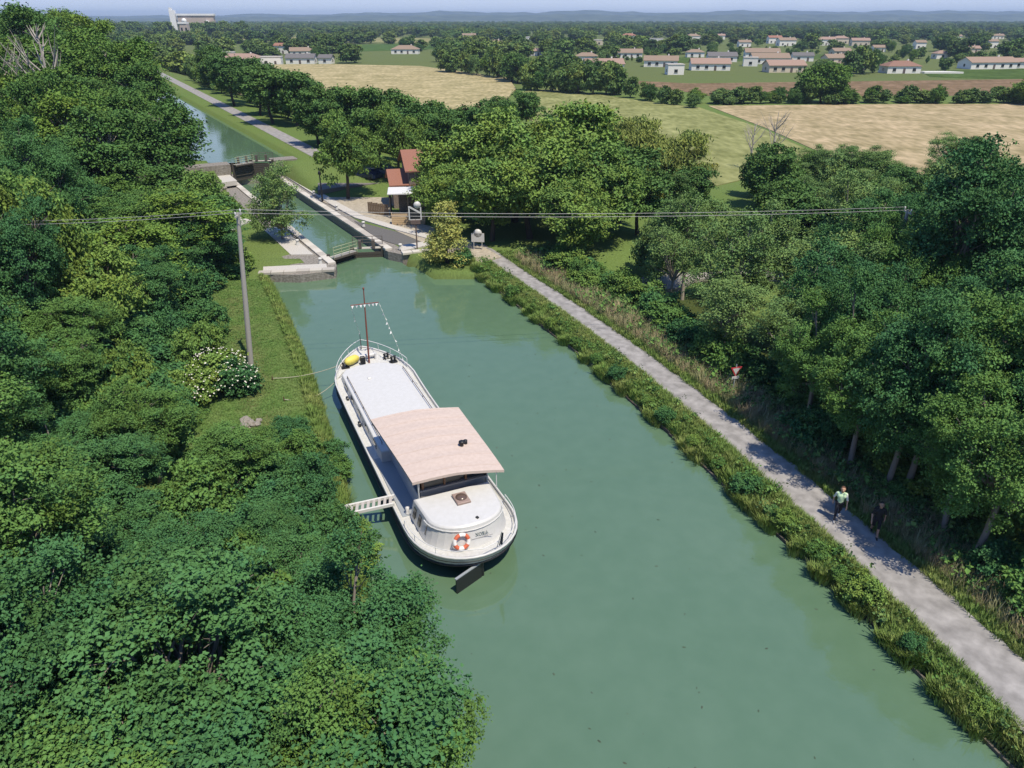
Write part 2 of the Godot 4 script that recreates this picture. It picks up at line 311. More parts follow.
# a strip that follows the canal, lateral limits given by two callables of z
func ribbon(z0: float, z1: float, step: float, fl: Callable, fr: Callable, y: Callable) -> SurfaceTool:
	var st := new_st()
	st.set_smooth_group(0)
	var z := z0
	while z < z1 - 0.01:
		var e: float = min(z + step, z1)
		var a := P(fl.call(z), z, y.call(z))
		var b := P(fr.call(z), z, y.call(z))
		var c := P(fr.call(e), e, y.call(e))
		var d := P(fl.call(e), e, y.call(e))
		quad(st, a, d, c, b)
		z = e
	return st

# ---------------------------------------------------------------- trees
# A crown of single leaf faces gathered in sprays over the surfaces of several lobes.
func make_crown(sd: int, o: Dictionary) -> ArrayMesh:
	var r := RandomNumberGenerator.new()
	r.seed = sd
	var R: float = o.r
	var ry: float = o.ry
	var c0 := Vector3(0, o.hc, 0)
	var lobes := []
	for k in int(o.lobes):
		var d := Vector3(r.randfn(), r.randfn() * 0.8, r.randfn()).normalized()
		var rad := R * r.randf_range(o.get("lmin", 0.34), o.get("lmax", 0.52))
		var far := r.randf_range(0.45, 1.0) * (R - rad)
		var c := c0 + Vector3(d.x * far, d.y * far * ry / R, d.z * far)
		if o.get("cone", false):
			var t := (k + 0.5) / float(o.lobes)
			rad = R * lerpf(0.62, 0.1, t)
			c = c0 + Vector3(d.x * R * 0.4 * (1 - t), lerpf(-ry * 0.85, ry * 0.9, t), d.z * R * 0.4 * (1 - t))
		lobes.append([c, rad])
	o["lobe_list"] = lobes
	# twig ends: each carries a tuft of sprays, with gaps between the tufts
	var tips := []
	for lb in lobes:
		for k in int(o.get("tips", 11)):
			var d := Vector3(r.randfn(), r.randfn(), r.randfn()).normalized()
			if d.y < -0.25 and r.randf() < 0.55:
				d.y = -d.y
			var q: Vector3 = lb[0] + d * lb[1] * r.randf_range(0.75, 1.18)
			var deep := false
			for l2 in lobes:
				if q.distance_squared_to(l2[0]) < l2[1] * l2[1] * 0.45:
					deep = true
					break
			if deep and r.randf() < 0.85:
				continue
			tips.append([q, d, r.randf_range(0.7, 1.28), r.randf_range(-0.12, 0.16)])
	var tip_r: float = R * float(o.get("tip_r", 0.075))
	var verts := PackedVector3Array()
	var cols := PackedColorArray()
	var n: int = o.leaves
	var per: int = o.get("per", 16)
	var L: float = o.leaf
	var made := 0
	var tries := 0
	while made < n and tries < n:
		tries += 1
		var tp: Array = tips[r.randi() % tips.size()]
		var d: Vector3 = tp[1]
		var q: Vector3 = tp[0] + Vector3(r.randfn(), r.randfn() * 0.6, r.randfn()) * tip_r
		var tone: float = tp[2] * r.randf_range(0.85, 1.15)
		var warm: float = tp[3] + r.randf_range(-0.04, 0.04)
		var sp: float = o.get("spray", 0.32) * r.randf_range(0.6, 1.3)
		for k in per:
			var off := Vector3(r.randfn(), r.randfn() * 0.55, r.randfn()) * sp * 0.6
			var p := q + off
			var nn := (d * 0.45 + Vector3(0, 0.55, 0) + Vector3(r.randfn(), r.randfn(), r.randfn()) * 0.6).normalized()
			var t := nn.cross(Vector3(r.randfn(), r.randfn(), r.randfn())).normalized()
			if o.get("droop", 0.0) > 0:
				t = (t + Vector3(0, -float(o.droop), 0)).normalized()
				nn = (nn - t * nn.dot(t)).normalized()
			var b := nn.cross(t)
			var ln := L * r.randf_range(0.7, 1.3)
			var w := ln * float(o.get("wide", 0.42))
			var tip := p + t * ln - nn * ln * 0.12
			var s1 := p + t * ln * 0.42 + b * w + nn * ln * 0.1
			var s2 := p + t * ln * 0.42 - b * w + nn * ln * 0.1
			verts.append(p); verts.append(s1); verts.append(tip)
			verts.append(p); verts.append(tip); verts.append(s2)
			var br := tone * r.randf_range(0.8, 1.2)
			var col := Color(br * (1.0 + warm), br, br * (1.0 - warm * 1.2))
			for z in 6:
				cols.append(col)
			made += 1
	var arr := []
	arr.resize(Mesh.ARRAY_MAX)
	arr[Mesh.ARRAY_VERTEX] = verts
	arr[Mesh.ARRAY_COLOR] = cols
	var m := ArrayMesh.new()
	m.add_surface_from_arrays(Mesh.PRIMITIVE_TRIANGLES, arr)
	return m

func make_trunk(sd: int, o: Dictionary) -> ArrayMesh:
	var r := RandomNumberGenerator.new()
	r.seed = sd
	var s := new_st()
	var tr: float = o.trunk
	var fork: float = o.hc - o.ry * 0.55
	var lean := Vector3(r.randf_range(-0.3, 0.3), 0, r.randf_range(-0.3, 0.3))
	var sd2 := 7 if o.get("fine", true) else 4
	var head := Vector3(0, fork, 0) + lean
	tube(s, [Vector3(0, -0.4, 0), Vector3(0, 0.3, 0), Vector3(0, fork * 0.5, 0) + lean * 0.7, head], [tr * 1.35, tr * 1.05, tr * 0.85, tr * 0.75], sd2)
	for lb in o.lobe_list:
		var e: Vector3 = lb[0]
		var mid = head.lerp(e, 0.5) + Vector3(r.randfn(), r.randf() * 1.5, r.randfn()) * 0.25 * o.r / 4.0
		tube(s, [head - Vector3(0, 0.15, 0), mid, e + Vector3(0, lb[1] * 0.3, 0)], [tr * 0.5, tr * 0.3, tr * 0.1], 5 if sd2 == 7 else 3)
		if sd2 == 7:
			for k in 4:
				var d := Vector3(r.randfn(), r.randf_range(0.0, 1.0), r.randfn()).normalized()
				tube(s, [mid.lerp(e, r.randf()), e + d * lb[1] * (0.8 if k < 3 else 1.15)], [tr * 0.14, tr * 0.05], 4, false)
	s.generate_normals()
	return s.commit()

var species := {}
func grow(called: String, variants: int, o: Dictionary, leaf_keys: Array, bark: Material):
	var l := []
	for k in variants:
		var q := o.duplicate()
		var crown := make_crown(hash(called) % 9973 + k * 31, q)
		var trunk := make_trunk(k + 5, q)
		l.append([crown, trunk])
	species[called] = {"shapes": l, "leaf": leaf_keys, "bark": bark, "o": o}

const MARKS = [["the white gangway", -7.2, 26.8], ["the utility pole", -17.1, 42.8], ["the elder bushes", -17.6, 38.5], ["the lock's west quay", -22.0, 68.0], ["the spillway boulders", -38.0, 98.0], ["the cone-shaped conifer", -6.0, 65.0], ["the give-way sign", 13.4, 39.1], ["the two walkers", 15.3, 26.0], ["the gravel lane", 18.0, 65.0], ["the lock house", -9.2, 90.0], ["the white-roofed shelter", -11.8, 82.6], ["the parked cars", -19.5, 100.5], ["the bungalow with the hipped roof", 153.0, 326.0], ["the long white bungalow", 200.0, 350.0], ["the bare dead trees", 41.0, 122.0]]

func describe(label: String, x: float, z: float, tone: int, tones: int, slim: float) -> String:
	var w := ""
	if tones > 1: w += ["fresh green ", "deep green ", "bright green "][tone % 3]
	w += "tall " if slim > 1.15 else ("spreading " if slim < 0.85 else "")
	var best := 12.0 if z < 120 else 40.0
	var near := ""
	for m in MARKS:
		var d := Vector2(x - m[1], z - m[2]).length()
		if d < best:
			best = d
			near = m[0]
	var full := w + label
	if near and not label.contains(near) and full.split(" ").size() + near.split(" ").size() < 14:
		full += ", near " + near
	return full

func plant(kind: String, x: float, z: float, r: float, tall: float, called: String, label: String, category: String, group: String):
	var sp: Dictionary = species[kind]
	var v: Array = sp.shapes[rng.randi() % sp.shapes.size()]
	var o: Dictionary = sp.o
	var sx: float = r / o.r
	var sy: float = tall / (o.hc + o.ry)
	var tone := rng.randi() % int(sp.leaf.size())
	var t := thing(called, describe(label, x, z, tone, sp.leaf.size(), sy / sx) if group else label, category, P(x, z, gh(x, z) - 0.05), rng.randf() * TAU, group)
	t.scale = Vector3(sx, sy, sx)
	obj("trunk", v[1], sp.bark, t)
	obj("crown", v[0], sp.leaf[tone], t)
	return t

# ---------------------------------------------------------------- the barge (local: x to starboard, s metres forward of the stern)
func B(lat: float, s: float, h: float) -> Vector3:
	return Vector3(lat, h, -s)

func hull_shape(t: float) -> float:
	var b := 1.0
	if t < 0.15:
		b = pow(1.0 - pow(1.0 - t / 0.15, 2.4), 0.5)
	if t > 0.82:
		b = pow(max(0.0, 1.0 - pow((t - 0.82) / 0.18, 1.9)), 0.8)
	return b

func sheer(t: float) -> float:
	return 1.12 + 0.28 * pow(1.0 - min(t / 0.3, 1.0), 2) + 0.75 * pow(max(0.0, (t - 0.62) / 0.38), 2)

func hull_point(level: int, t: float, side: float) -> Vector3:
	var s0: float = [2.8, 1.5, 0.22, 0.0, 0.12][level]
	var s1: float = [20.2, 20.9, 21.5, 21.8, 21.65][level]
	var wide: float = [1.7, 2.25, 2.4, 2.45, 2.33][level]
	var y := 0.0
	match level:
		0: y = -0.75
		1: y = 0.0
		2: y = sheer(t) - 0.52
		3, 4: y = sheer(t)
	return B(side * wide * hull_shape(t), lerpf(s0, s1, t), y)

func stations() -> Array:
	var o := []
	for k in 41:
		var t := k / 40.0
		o.append(0.5 - 0.5 * cos(PI * t) if true else t)
	return o

func hull_band(s: SurfaceTool, l0: int, l1: int, y0 := 0.0, y1 := 0.0):
	var ts := stations()
	s.set_smooth_group(1)
	for side in [-1.0, 1.0]:
		for k in ts.size() - 1:
			var a := hull_point(l0, ts[k], side) + Vector3(0, y0, 0)
			var b := hull_point(l0, ts[k + 1], side) + Vector3(0, y0, 0)
			var c := hull_point(l1, ts[k + 1], side) + Vector3(0, y1, 0)
			var d := hull_point(l1, ts[k], side) + Vector3(0, y1, 0)
			if side < 0:
				quad(s, a, b, c, d)
			else:
				quad(s, d, c, b, a)

func hull_line(s: SurfaceTool, level: int, dy: float, out: float, rad: float):
	var ts := stations()
	var pts := []
	for k in range(ts.size() - 1, 0, -1):
		pts.append(hull_point(level, ts[k], -1.0) * Vector3(1 + out, 1, 1) + Vector3(0, dy, 0))
	for k in ts.size():
		pts.append(hull_point(level, ts[k], 1.0) * Vector3(1 + out, 1, 1) + Vector3(0, dy, 0))
	var rads := []
	for q in pts:
		rads.append(rad)
	tube(s, pts, rads, 5)

# a cabin: an outline of [lat, s] points raised from y0 to y1 with a cambered top
func cabin(s: SurfaceTool, outline: Array, y0: float, y1: float, inset: float, camber: float):
	var c := Vector2.ZERO
	for q in outline:
		c += Vector2(q[0], q[1]) / outline.size()
	var rings := []
	for lv in [[y0, 0.0], [y1 - 0.07, inset * 0.9], [y1 - 0.015, inset + 0.03], [y1, inset + 0.09]]:
		var r := []
		for q in outline:
			var p := Vector2(q[0], q[1])
			p -= (p - c).normalized() * float(lv[1])
			r.append(B(p.x, p.y, lv[0] + (camber * (1.0 - pow(p.x / 2.2, 2)) if lv[0] > y0 else 0.0)))
		rings.append(r)
	var n := outline.size()
	for k in 3:
		s.set_smooth_group(-1 if k == 0 else 2)
		for i in n:
			quad(s, rings[k][i], rings[k + 1][i], rings[k + 1][(i + 1) % n], rings[k][(i + 1) % n])
	# the top, in rings that follow the camber
	s.set_smooth_group(3)
	var prev: Array = rings[3]
	for f in [0.8, 0.6, 0.4, 0.2, 0.0]:
		var r := []
		for i in n:
			var p: Vector3 = rings[3][i]
			var x := lerpf(c.x, p.x, f)
			r.append(Vector3(x, y1 + camber * (1.0 - pow(x / 2.2, 2)), lerpf(-c.y, p.z, f)))
		for i in n:
			quad(s, prev[i], r[i], r[(i + 1) % n], prev[(i + 1) % n])
		prev = r

func build_barge():
	var white := mat("barge_white", Vector3(0.8, 0.8, 0.78), 0.42, noise_tex("bw", 3, 0.02, Color(0.955, 0.955, 0.945), Color(1, 1, 1), 256, 5), 0.5)
	var deck_white := mat("barge_deck", Vector3(0.6, 0.6, 0.59), 0.7, noise_tex("bd", 7, 0.03, Color(0.9, 0.9, 0.88), Color(1, 1, 1), 256, 5), 0.6)
	var black := mat("barge_black", Vector3(0.014, 0.015, 0.017), 0.45)
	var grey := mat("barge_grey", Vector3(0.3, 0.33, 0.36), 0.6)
	var glass := mat("dark_glass", Vector3(0.02, 0.025, 0.03), 0.08)
	var wood := mat("varnished_wood", Vector3(0.16, 0.075, 0.035), 0.45)
	var steel := mat("galvanised", Vector3(0.55, 0.56, 0.57), 0.4, null, 1.0, 0.3)
	var b := thing("barge", "long white barge with black hull and beige canopy moored at the canal bank", "barge", P(-1.15, 23.2, 0), 0.4115)
	var s := new_st(); hull_band(s, 0, 1); hull_band(s, 1, 2); obj("hull", s, black, b)
	s = new_st(); hull_band(s, 2, 3, 0.012); obj("bulwark", s, white, b)
	s = new_st(); hull_line(s, 2, 0.0, 0.012, 0.06); obj("rubbing_strake", s, mat("rub_strake", Vector3(0.03, 0.03, 0.032), 0.6), b)
	s = new_st(); hull_line(s, 3, -0.2, 0.006, 0.022); obj("bulwark_stripe", s, black, b)
	s = new_st(); hull_line(s, 3, 0.01, -0.01, 0.055); obj("gunwale", s, white, b)
	# decks
	s = new_st()
	s.set_smooth_group(4)
	var ts := stations()
	for k in ts.size() - 1:
		var a := hull_point(4, ts[k], -1.0) - Vector3(0, 0.16, 0)
		var c := hull_point(4, ts[k], 1.0) - Vector3(0, 0.16, 0)
		var d := hull_point(4, ts[k + 1], 1.0) - Vector3(0, 0.16, 0)
		var e := hull_point(4, ts[k + 1], -1.0) - Vector3(0, 0.16, 0)
		quad(s, a, e, d, c)
	hull_band(s, 3, 4, 0.0, -0.16)
	obj("deck", s, deck_white, b)
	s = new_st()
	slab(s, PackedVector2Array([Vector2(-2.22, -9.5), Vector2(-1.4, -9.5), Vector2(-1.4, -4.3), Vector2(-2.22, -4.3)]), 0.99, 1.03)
	obj("side_deck_shade", s, grey, b)  # blue-grey slab over the white deck: the shade beside the wheelhouse as colour
	# fore cabin
	s = new_st()
	cabin(s, [[-1.95, 9.0], [1.95, 9.0], [1.97, 12.0], [1.95, 18.1], [1.65, 18.7], [0.9, 19.25], [0.0, 19.4], [-0.9, 19.45], [-1.6, 19.2], [-1.95, 18.7], [-1.97, 12.0]], 0.9, 1.62, 0.05, 0.12)
	var fc := obj("fore_cabin", s, white, b)
	for side in [-1, 1]:
		for k in 5:
			s = new_st()
			box(s, B(side * 1.955, 10.4 + k * 1.75, 1.36), Vector3(0.03, 0.26, 0.7), Basis.IDENTITY, 0.01)
			obj("porthole_window", s, glass, fc)
		s = new_st()
		var pts := []
		var rr := []
		for k in 9:
			pts.append(B(side * 1.72, 9.6 + k * 1.04, 1.82)); rr.append(0.022)
		tube(s, pts, rr, 5)
		for k in 5:
			tube(s, [B(side * 1.72, 9.7 + k * 2.05, 1.62), B(side * 1.72, 9.7 + k * 2.05, 1.82)], [0.018, 0.018], 5)
		obj("handrail", s, mat("handrail_wood", Vector3(0.11, 0.075, 0.05), 0.6), fc)
	s = new_st(); box(s, B(-0.55, 17.2, 1.78), Vector3(0.16, 0.09, 0.14), Basis.IDENTITY, 0.02); obj("roof_vent", s, steel, fc)
	# wheelhouse: floor, walls, panes, seats
	s = new_st(); slab(s, PackedVector2Array([Vector2(-1.4, -9.0), Vector2(1.85, -9.0), Vector2(1.85, -4.25), Vector2(-1.4, -4.25)]), 0.97, 1.06); obj("wheelhouse_floor", s, mat("teak", Vector3(0.15, 0.1, 0.06), 0.6), b)
	for side in [-1.42, 1.87]:
		s = new_st(); box(s, B(side, 6.65, 1.5), Vector3(0.06, 0.9, 4.8)); obj("wheelhouse_side", s, mat("cabin_blue_grey", Vector3(0.42, 0.46, 0.52), 0.45), b)
		for k in 4:
			s = new_st()
			box(s, B(side, 4.85 + k * 1.2, 2.45), Vector3(0.025, 0.92, 1.04))
			var f := obj("side_pane", s, glass, b)
			s = new_st(); box(s, B(side, 4.28 + k * 1.2, 2.44), Vector3(0.07, 0.96, 0.07)); obj("frame", s, white, f)
	s = new_st(); box(s, B(0.22, 4.28, 1.78), Vector3(3.1, 0.72, 0.07)); box(s, B(0.22, 4.26, 2.2), Vector3(3.24, 0.08, 0.16)); obj("rear_wall", s, mat("rear_wall_grey", Vector3(0.3, 0.29, 0.28), 0.5), b)
	for k in 3:
		s = new_st(); box(s, B(-0.72 + k * 1.02, 4.3, 2.62), Vector3(0.9, 0.68, 0.03)); var pn := obj("rear_pane", s, glass, b)
		s = new_st(); box(s, B(-1.22 + k * 1.02, 4.28, 2.6), Vector3(0.1, 0.72, 0.08)); obj("frame", s, wood, pn)
	s = new_st(); box(s, B(1.78, 4.28, 2.6), Vector3(0.12, 0.72, 0.08)); obj("door_post", s, black, b)
	s = new_st(); box(s, B(0.2, 8.98, 2.2), Vector3(3.2, 1.5, 0.05)); obj("windscreen", s, glass, b)
	for q in [[-1.38, 4.3], [-1.38, 8.95], [1.85, 8.95], [1.85, 4.3], [-1.38, 6.7], [1.85, 6.7]]:
		s = new_st(); tube(s, [B(q[0], q[1], 1.0), B(q[0], q[1], 3.02)], [0.035, 0.035], 6); obj("canopy_post", s, white, b)
	for q in [[-1.5, 3.95], [1.95, 3.35]]:
		s = new_st(); tube(s, [B(q[0], q[1], 2.1), B(q[0], q[1], 3.02)], [0.025, 0.025], 6); obj("canopy_post", s, white, b)
	# canopy of stretched cloth over bows
	s = new_st()
	s.set_smooth_group(5)
	var nx := 20
	var ny := 40
	var g := []
	for j in ny + 1:
		var row := []
		for i in nx + 1:
			var fx := i / float(nx)
			var fy := j / float(ny)
			var lat := lerpf(lerpf(-1.78, -2.13, fy), lerpf(2.27, 2.34, fy), fx)
			var sl := lerpf(lerpf(3.85, 3.2, fx), lerpf(9.95, 9.4, fx), fy)
			var h := 3.08 + 0.2 * (1.0 - pow(absf(fx * 2 - 1), 1.5))
			h += 0.02 * sin(fy * PI * 12.0) * sin(fx * PI) + 0.012 * noise.get_noise_2d(lat * 60, sl * 60)
			h -= 0.06 * pow(max(0.0, 1.0 - fy / 0.28), 1.6)
			row.append(B(lat, sl, h))
		g.append(row)
	for j in ny:
		for i in nx:
			quad(s, g[j][i], g[j + 1][i], g[j + 1][i + 1], g[j][i + 1])
	# hem
	s.set_smooth_group(-1)
	var hem := Vector3(0, -0.13, 0)
	for i in nx:
		quad(s, g[0][i], g[0][i + 1], g[0][i + 1] + hem, g[0][i] + hem)
		quad(s, g[ny][i], g[ny][i + 1], g[ny][i + 1] + hem, g[ny][i] + hem)
	for j in ny:
		quad(s, g[j][0], g[j + 1][0], g[j + 1][0] + hem, g[j][0] + hem)
		quad(s, g[j][nx], g[j + 1][nx], g[j + 1][nx] + hem, g[j][nx] + hem)
	var cloth := mat("canopy_cloth", Vector3(0.59, 0.49, 0.435), 0.9, noise_tex("cl", 21, 0.02, Color(0.94, 0.93, 0.92), Color(1, 1, 1), 256, 5), 0.7)
	cloth.backlight = Color(0.2, 0.17, 0.14)
	var cn := obj("canopy", s, cloth, b)
	for k in 7:
		s = new_st()
		var pts2 := []
		var rr2 := []
		for i in nx + 1:
			pts2.append(g[3 + k * 6][i] + Vector3(0, 0.004, 0)); rr2.append(0.012)
		tube(s, pts2, rr2, 4)
		obj("seam", s, cloth, cn)
	s = new_st()
	lathe(s, [Vector2(0.0, 0.2), Vector2(0.13, 0.18), Vector2(0.15, 0.1), Vector2(0.1, 0.08), Vector2(0.1, -0.05)], 10, B(1.12, 5.55, 3.3))
	lathe(s, [Vector2(0.0, 0.13), Vector2(0.1, 0.12), Vector2(0.1, -0.05)], 10, B(1.36, 5.7, 3.27))
	obj("stove_pipe_cap", s, black, b)
	# aft cabin: curved in plan, its back sloping
	s = new_st()
	var outl := []
	for k in 17:
		var a := PI + PI * k / 16.0
		outl.append([1.9 * cos(a) + 0.02, 2.45 + 1.6 * sin(a)])
	outl.append([1.95, 4.1]); outl.append([-1.92, 4.1])
	cabin(s, outl, 1.1, 2.06, 0.26, 0.16)
	var ac := obj("aft_cabin", s, white, b)
	for side in [-1, 1]:
		for k in 3:
			s = new_st()
			var tilt := Basis(Vector3.FORWARD, side * -0.24)
			box(s, B(side * (1.84 - 0.1 * (2 - k) * (2 - k) * 0.3), 2.35 + k * 0.62, 1.62), Vector3(0.05, 0.5, 0.26), tilt)
			obj("window", s, glass, ac)
	s = new_st()
	var tr := []
	var tr2 := []
	for q in outl.slice(0, 17):
		tr.append(B(q[0] * 0.93, 2.45 + (q[1] - 2.45) * 0.9, 2.0)); tr2.append(0.03)
	tube(s, tr, tr2, 5)
	obj("roof_moulding", s, white, ac)
	# hatch
	s = new_st()
	var hp := []
	box(s, B(0.12, 2.95, 2.27), Vector3(0.62, 0.1, 0.8), Basis.IDENTITY, 0.03)
	var hatch := obj("hatch", s, mat("hatch_brown", Vector3(0.3, 0.22, 0.19), 0.6), b)
	s = new_st(); lathe(s, [Vector2(0.0, 0.1), Vector2(0.15, 0.085), Vector2(0.25, 0.03), Vector2(0.26, 0.0)], 14, B(0.12, 2.95, 2.33)); obj("hatch_dome", s, mat("smoked_dome", Vector3(0.11, 0.075, 0.06), 0.25), hatch)
	# name on the sloping back
	var back := Basis(Vector3.RIGHT, -0.26)
	var tm := TextMesh.new()
	var f := SystemFont.new()
	f.font_names = PackedStringArray(["Droid Serif"])
	tm.font = f
	tm.text = "NORA"
	tm.font_size = 24
	tm.pixel_size = 0.0085
	tm.depth = 0.012
	var nm := obj("name_lettering", tm, mat("name_paint", Vector3(0.06, 0.1, 0.1), 0.6), ac)
	nm.position = B(0.3, 0.975, 1.72)
	nm.basis = back
	s = new_st(); box(s, B(0.3, 0.95, 1.56), Vector3(0.95, 0.02, 0.02)); obj("name_underline", s, mat("name_paint_pale", Vector3(0.3, 0.3, 0.3), 0.6), ac)
	s = new_st(); box(s, B(0.28, 1.42, 2.2), Vector3(0.1, 0.22, 0.12), Basis(Vector3.UP, 0.4), 0.03); obj("stern_lamp", s, black, ac)
	# rails round the stern
	s = new_st()
	var rail := []
	var rr3 := []
	for k in 23:
		var t := 0.155 * absf(k - 11) / 11.0
		rail.append(hull_point(3, t, -1.0 if k < 11 else 1.0) * Vector3(0.97, 1, 1) + Vector3(0, 0.36, 0)); rr3.append(0.018)
	tube(s, rail, rr3, 5)
	for k in [0, 4, 8, 14, 18, 22]:
		tube(s, [rail[k] - Vector3(0, 0.36, 0), rail[k]], [0.016, 0.016], 5)
	obj("stern_rail", s, mat("rail_white", Vector3(0.7, 0.7, 0.7), 0.4), b)
	# flagstaff with a dark flag hanging limp
	s = new_st(); tube(s, [B(0.72, 0.35, 1.3), B(0.74, -0.15, 2.5)], [0.02, 0.014], 6); var fs := obj("flagstaff", s, white, b)
	s = new_st()
	s.set_smooth_group(6)
	for k in 8:
		var a := k / 8.0
		var c := (k + 1) / 8.0
		for i in 4:
			var w0 := lerpf(0.08, 0.16, a) * (i / 4.0)
			var w1 := lerpf(0.08, 0.16, a) * ((i + 1) / 4.0)
			var z0 := 0.03 * sin(i * 2.2)
			var z1 := 0.03 * sin((i + 1) * 2.2)
			var o0 := B(0.74, -0.14, 2.42).lerp(B(0.72, 0.12, 1.6), a)
			var o1 := B(0.74, -0.14, 2.42).lerp(B(0.72, 0.12, 1.6), c)
			quad(s, o0 + Vector3(w0, 0, z0), o0 + Vector3(w1, 0, z1), o1 + Vector3(w1, 0, z1), o1 + Vector3(w0, 0, z0))
	obj("flag", s, mat("flag_navy", Vector3(0.03, 0.035, 0.06), 0.9), fs)
	# rudder, hard over
	s = new_st()
	beam(s, B(-1.3, -0.2, 0.1), B(0.0, 0.35, 0.1), 0.07, 1.3)
	var rd := obj("rudder", s, black, b)
	s = new_st(); beam(s, B(-1.33, -0.215, 0.78), B(0.02, 0.36, 0.78), 0.1, 0.05); obj("rudder_edge", s, grey, rd)
	s = new_st(); tube(s, [B(0.1, 0.42, -0.5), B(0.06, 0.4, 1.0)], [0.07, 0.07], 8); obj("rudder_stock", s, black, rd)
	# port side fittings by the gangway
	for q in [[-1.75, 3.9, 0.12], [-1.6, 4.15, 0.16], [-1.95, 4.45, 0.1]]:
		s = new_st(); lathe(s, [Vector2(0, q[2] + 0.25), Vector2(0.1, q[2] + 0.22), Vector2(0.07, 0.12), Vector2(0.1, 0.0)], 9, B(q[0], q[1], 1.05)); obj("bollard", s, mat("bollard_white", Vector3(0.6, 0.6, 0.6), 0.5), b)
	for q in [[-2.12, 13.2], [-2.1, 16.4], [2.2, 12.4], [2.1, 16.6]]:
		s = new_st(); box(s, B(q[0], q[1], 1.12), Vector3(0.14, 0.2, 0.3), Basis.IDENTITY, 0.04); obj("cleat", s, black, b)
	# the bow: windlass, bollards, hatch, pulpit rail
	s = new_st()
	tube(s, [B(-0.45, 20.5, 1.75), B(0.55, 20.5, 1.75)], [0.13, 0.13], 9)
	box(s, B(-0.5, 20.5, 1.62), Vector3(0.1, 0.5, 0.35)); box(s, B(0.6, 20.5, 1.62), Vector3(0.1, 0.5, 0.35))
	obj("windlass", s, white, b)
	s = new_st(); box(s, B(-0.32, 19.9, 1.78), Vector3(0.3, 0.5, 0.22), Basis.IDENTITY, 0.03); obj("locker", s, black, b)
	for q in [[-1.55, 19.9], [-1.25, 20.3], [1.45, 19.6], [1.15, 20.2]]:
		s = new_st()
		for k in 2:
			lathe(s, [Vector2(0, 0.42), Vector2(0.1, 0.4), Vector2(0.075, 0.3), Vector2(0.08, 0.0)], 9, B(q[0] + 0.22 * k, q[1] + 0.1 * k, 1.4))
		box(s, B(q[0] + 0.11, q[1] + 0.05, 1.44), Vector3(0.5, 0.06, 0.3))
		obj("mooring_bitts", s, black, b)
	s = new_st()
	rail = []
	rr3 = []
	for k in 25:
		var t := 1.0 - 0.14 * absf(k - 12) / 12.0
		rail.append(hull_point(3, t, -1.0 if k < 12 else 1.0) * Vector3(0.95, 1, 1) + Vector3(0, 0.5, 0)); rr3.append(0.02)
	tube(s, rail, rr3, 5)
	for k in [0, 3, 6, 9, 12, 15, 18, 21, 24]:
		tube(s, [rail[k] - Vector3(0, 0.5, 0), rail[k]], [0.017, 0.017], 5)
	obj("pulpit_rail", s, mat("rail_white", Vector3.ONE), b)
	s = new_st(); tube(s, [B(-0.02, 21.55, 1.8), B(-0.02, 21.6, 2.9)], [0.03, 0.02], 6); obj("jackstaff", s, black, b)
	# mast
	s = new_st(); tube(s, [B(0.1, 20.05, 1.45), B(0.13, 20.0, 4.0), B(0.17, 19.95, 6.35)], [0.06, 0.05, 0.03], 8)
	lathe(s, [Vector2(0, 0.12), Vector2(0.06, 0.06), Vector2(0.05, -0.05), Vector2(0, -0.08)], 8, B(0.17, 19.95, 6.4))
	var mast := obj("mast", s, mat("mast_red", Vector3(0.22, 0.065, 0.045), 0.55), b)
	s = new_st(); tube(s, [B(-0.68, 20.1, 5.42), B(0.98, 19.75, 5.5)], [0.025, 0.025], 6); obj("crosstree", s, mat("mast_red", Vector3.ONE), mast)
	# bunting: a line with white pennants from the bow over the crosstree to the cabin roof
	var bt := thing("bunting", "string of white pennants hung from the mast's crossbar to the bow", "bunting", b.position, 0.4115)
	var run := [B(-0.02, 21.58, 2.85), B(-0.68, 20.1, 5.4), B(0.98, 19.75, 5.47), B(1.98, 18.2, 1.75)]
	s = new_st()
	tube(s, run, [0.008, 0.008, 0.008, 0.008], 4)
	obj("line", s, mat("rope_pale", Vector3(0.6, 0.58, 0.52), 0.9), bt)
	var pm := mat("pennant_white", Vector3(0.8, 0.8, 0.8), 0.9)
	for seg in 3:
		var n: int = [11, 7, 14][seg]
		for k in n:
			var q: Vector3 = run[seg].lerp(run[seg + 1], (k + 0.5) / n)
			var d: Vector3 = (run[seg + 1] - run[seg]).normalized() * 0.085
			s = new_st()
			var dn := Vector3(rng.randf_range(-0.06, 0.06), -0.2, rng.randf_range(-0.06, 0.06))
			if seg != 1:
				dn = Vector3(rng.randf_range(-0.14, 0.14), -0.12, rng.randf_range(-0.1, 0.1))
			tri(s, q - d, q + d, q + dn)
			obj("pennant", s, pm, bt)
	# yellow cover
	var yc := thing("yellow_fender", "yellow inflatable fender lying on the barge's bow deck", "fender", b.to_global(B(-0.95, 20.15, 1.55)), 0.9)
	s = new_st()
	lathe(s, [Vector2(0, -0.55), Vector2(0.12, -0.52), Vector2(0.24, -0.35), Vector2(0.27, 0.0), Vector2(0.24, 0.35), Vector2(0.12, 0.5), Vector2(0.06, 0.56), Vector2(0, 0.57)], 14, Vector3(0, 0.25, 0), Basis(Vector3.FORWARD, PI / 2))
	obj("body", s, mat("fender_yellow", Vector3(0.72, 0.62, 0.12), 0.55), yc)
	s = new_st(); tube(s, [Vector3(0.55, 0.25, 0), Vector3(0.75, 0.12, 0.1), Vector3(0.9, 0.05, 0.3)], [0.015, 0.015, 0.015], 5); obj("lanyard", s, mat("rope_pale", Vector3.ONE), yc)
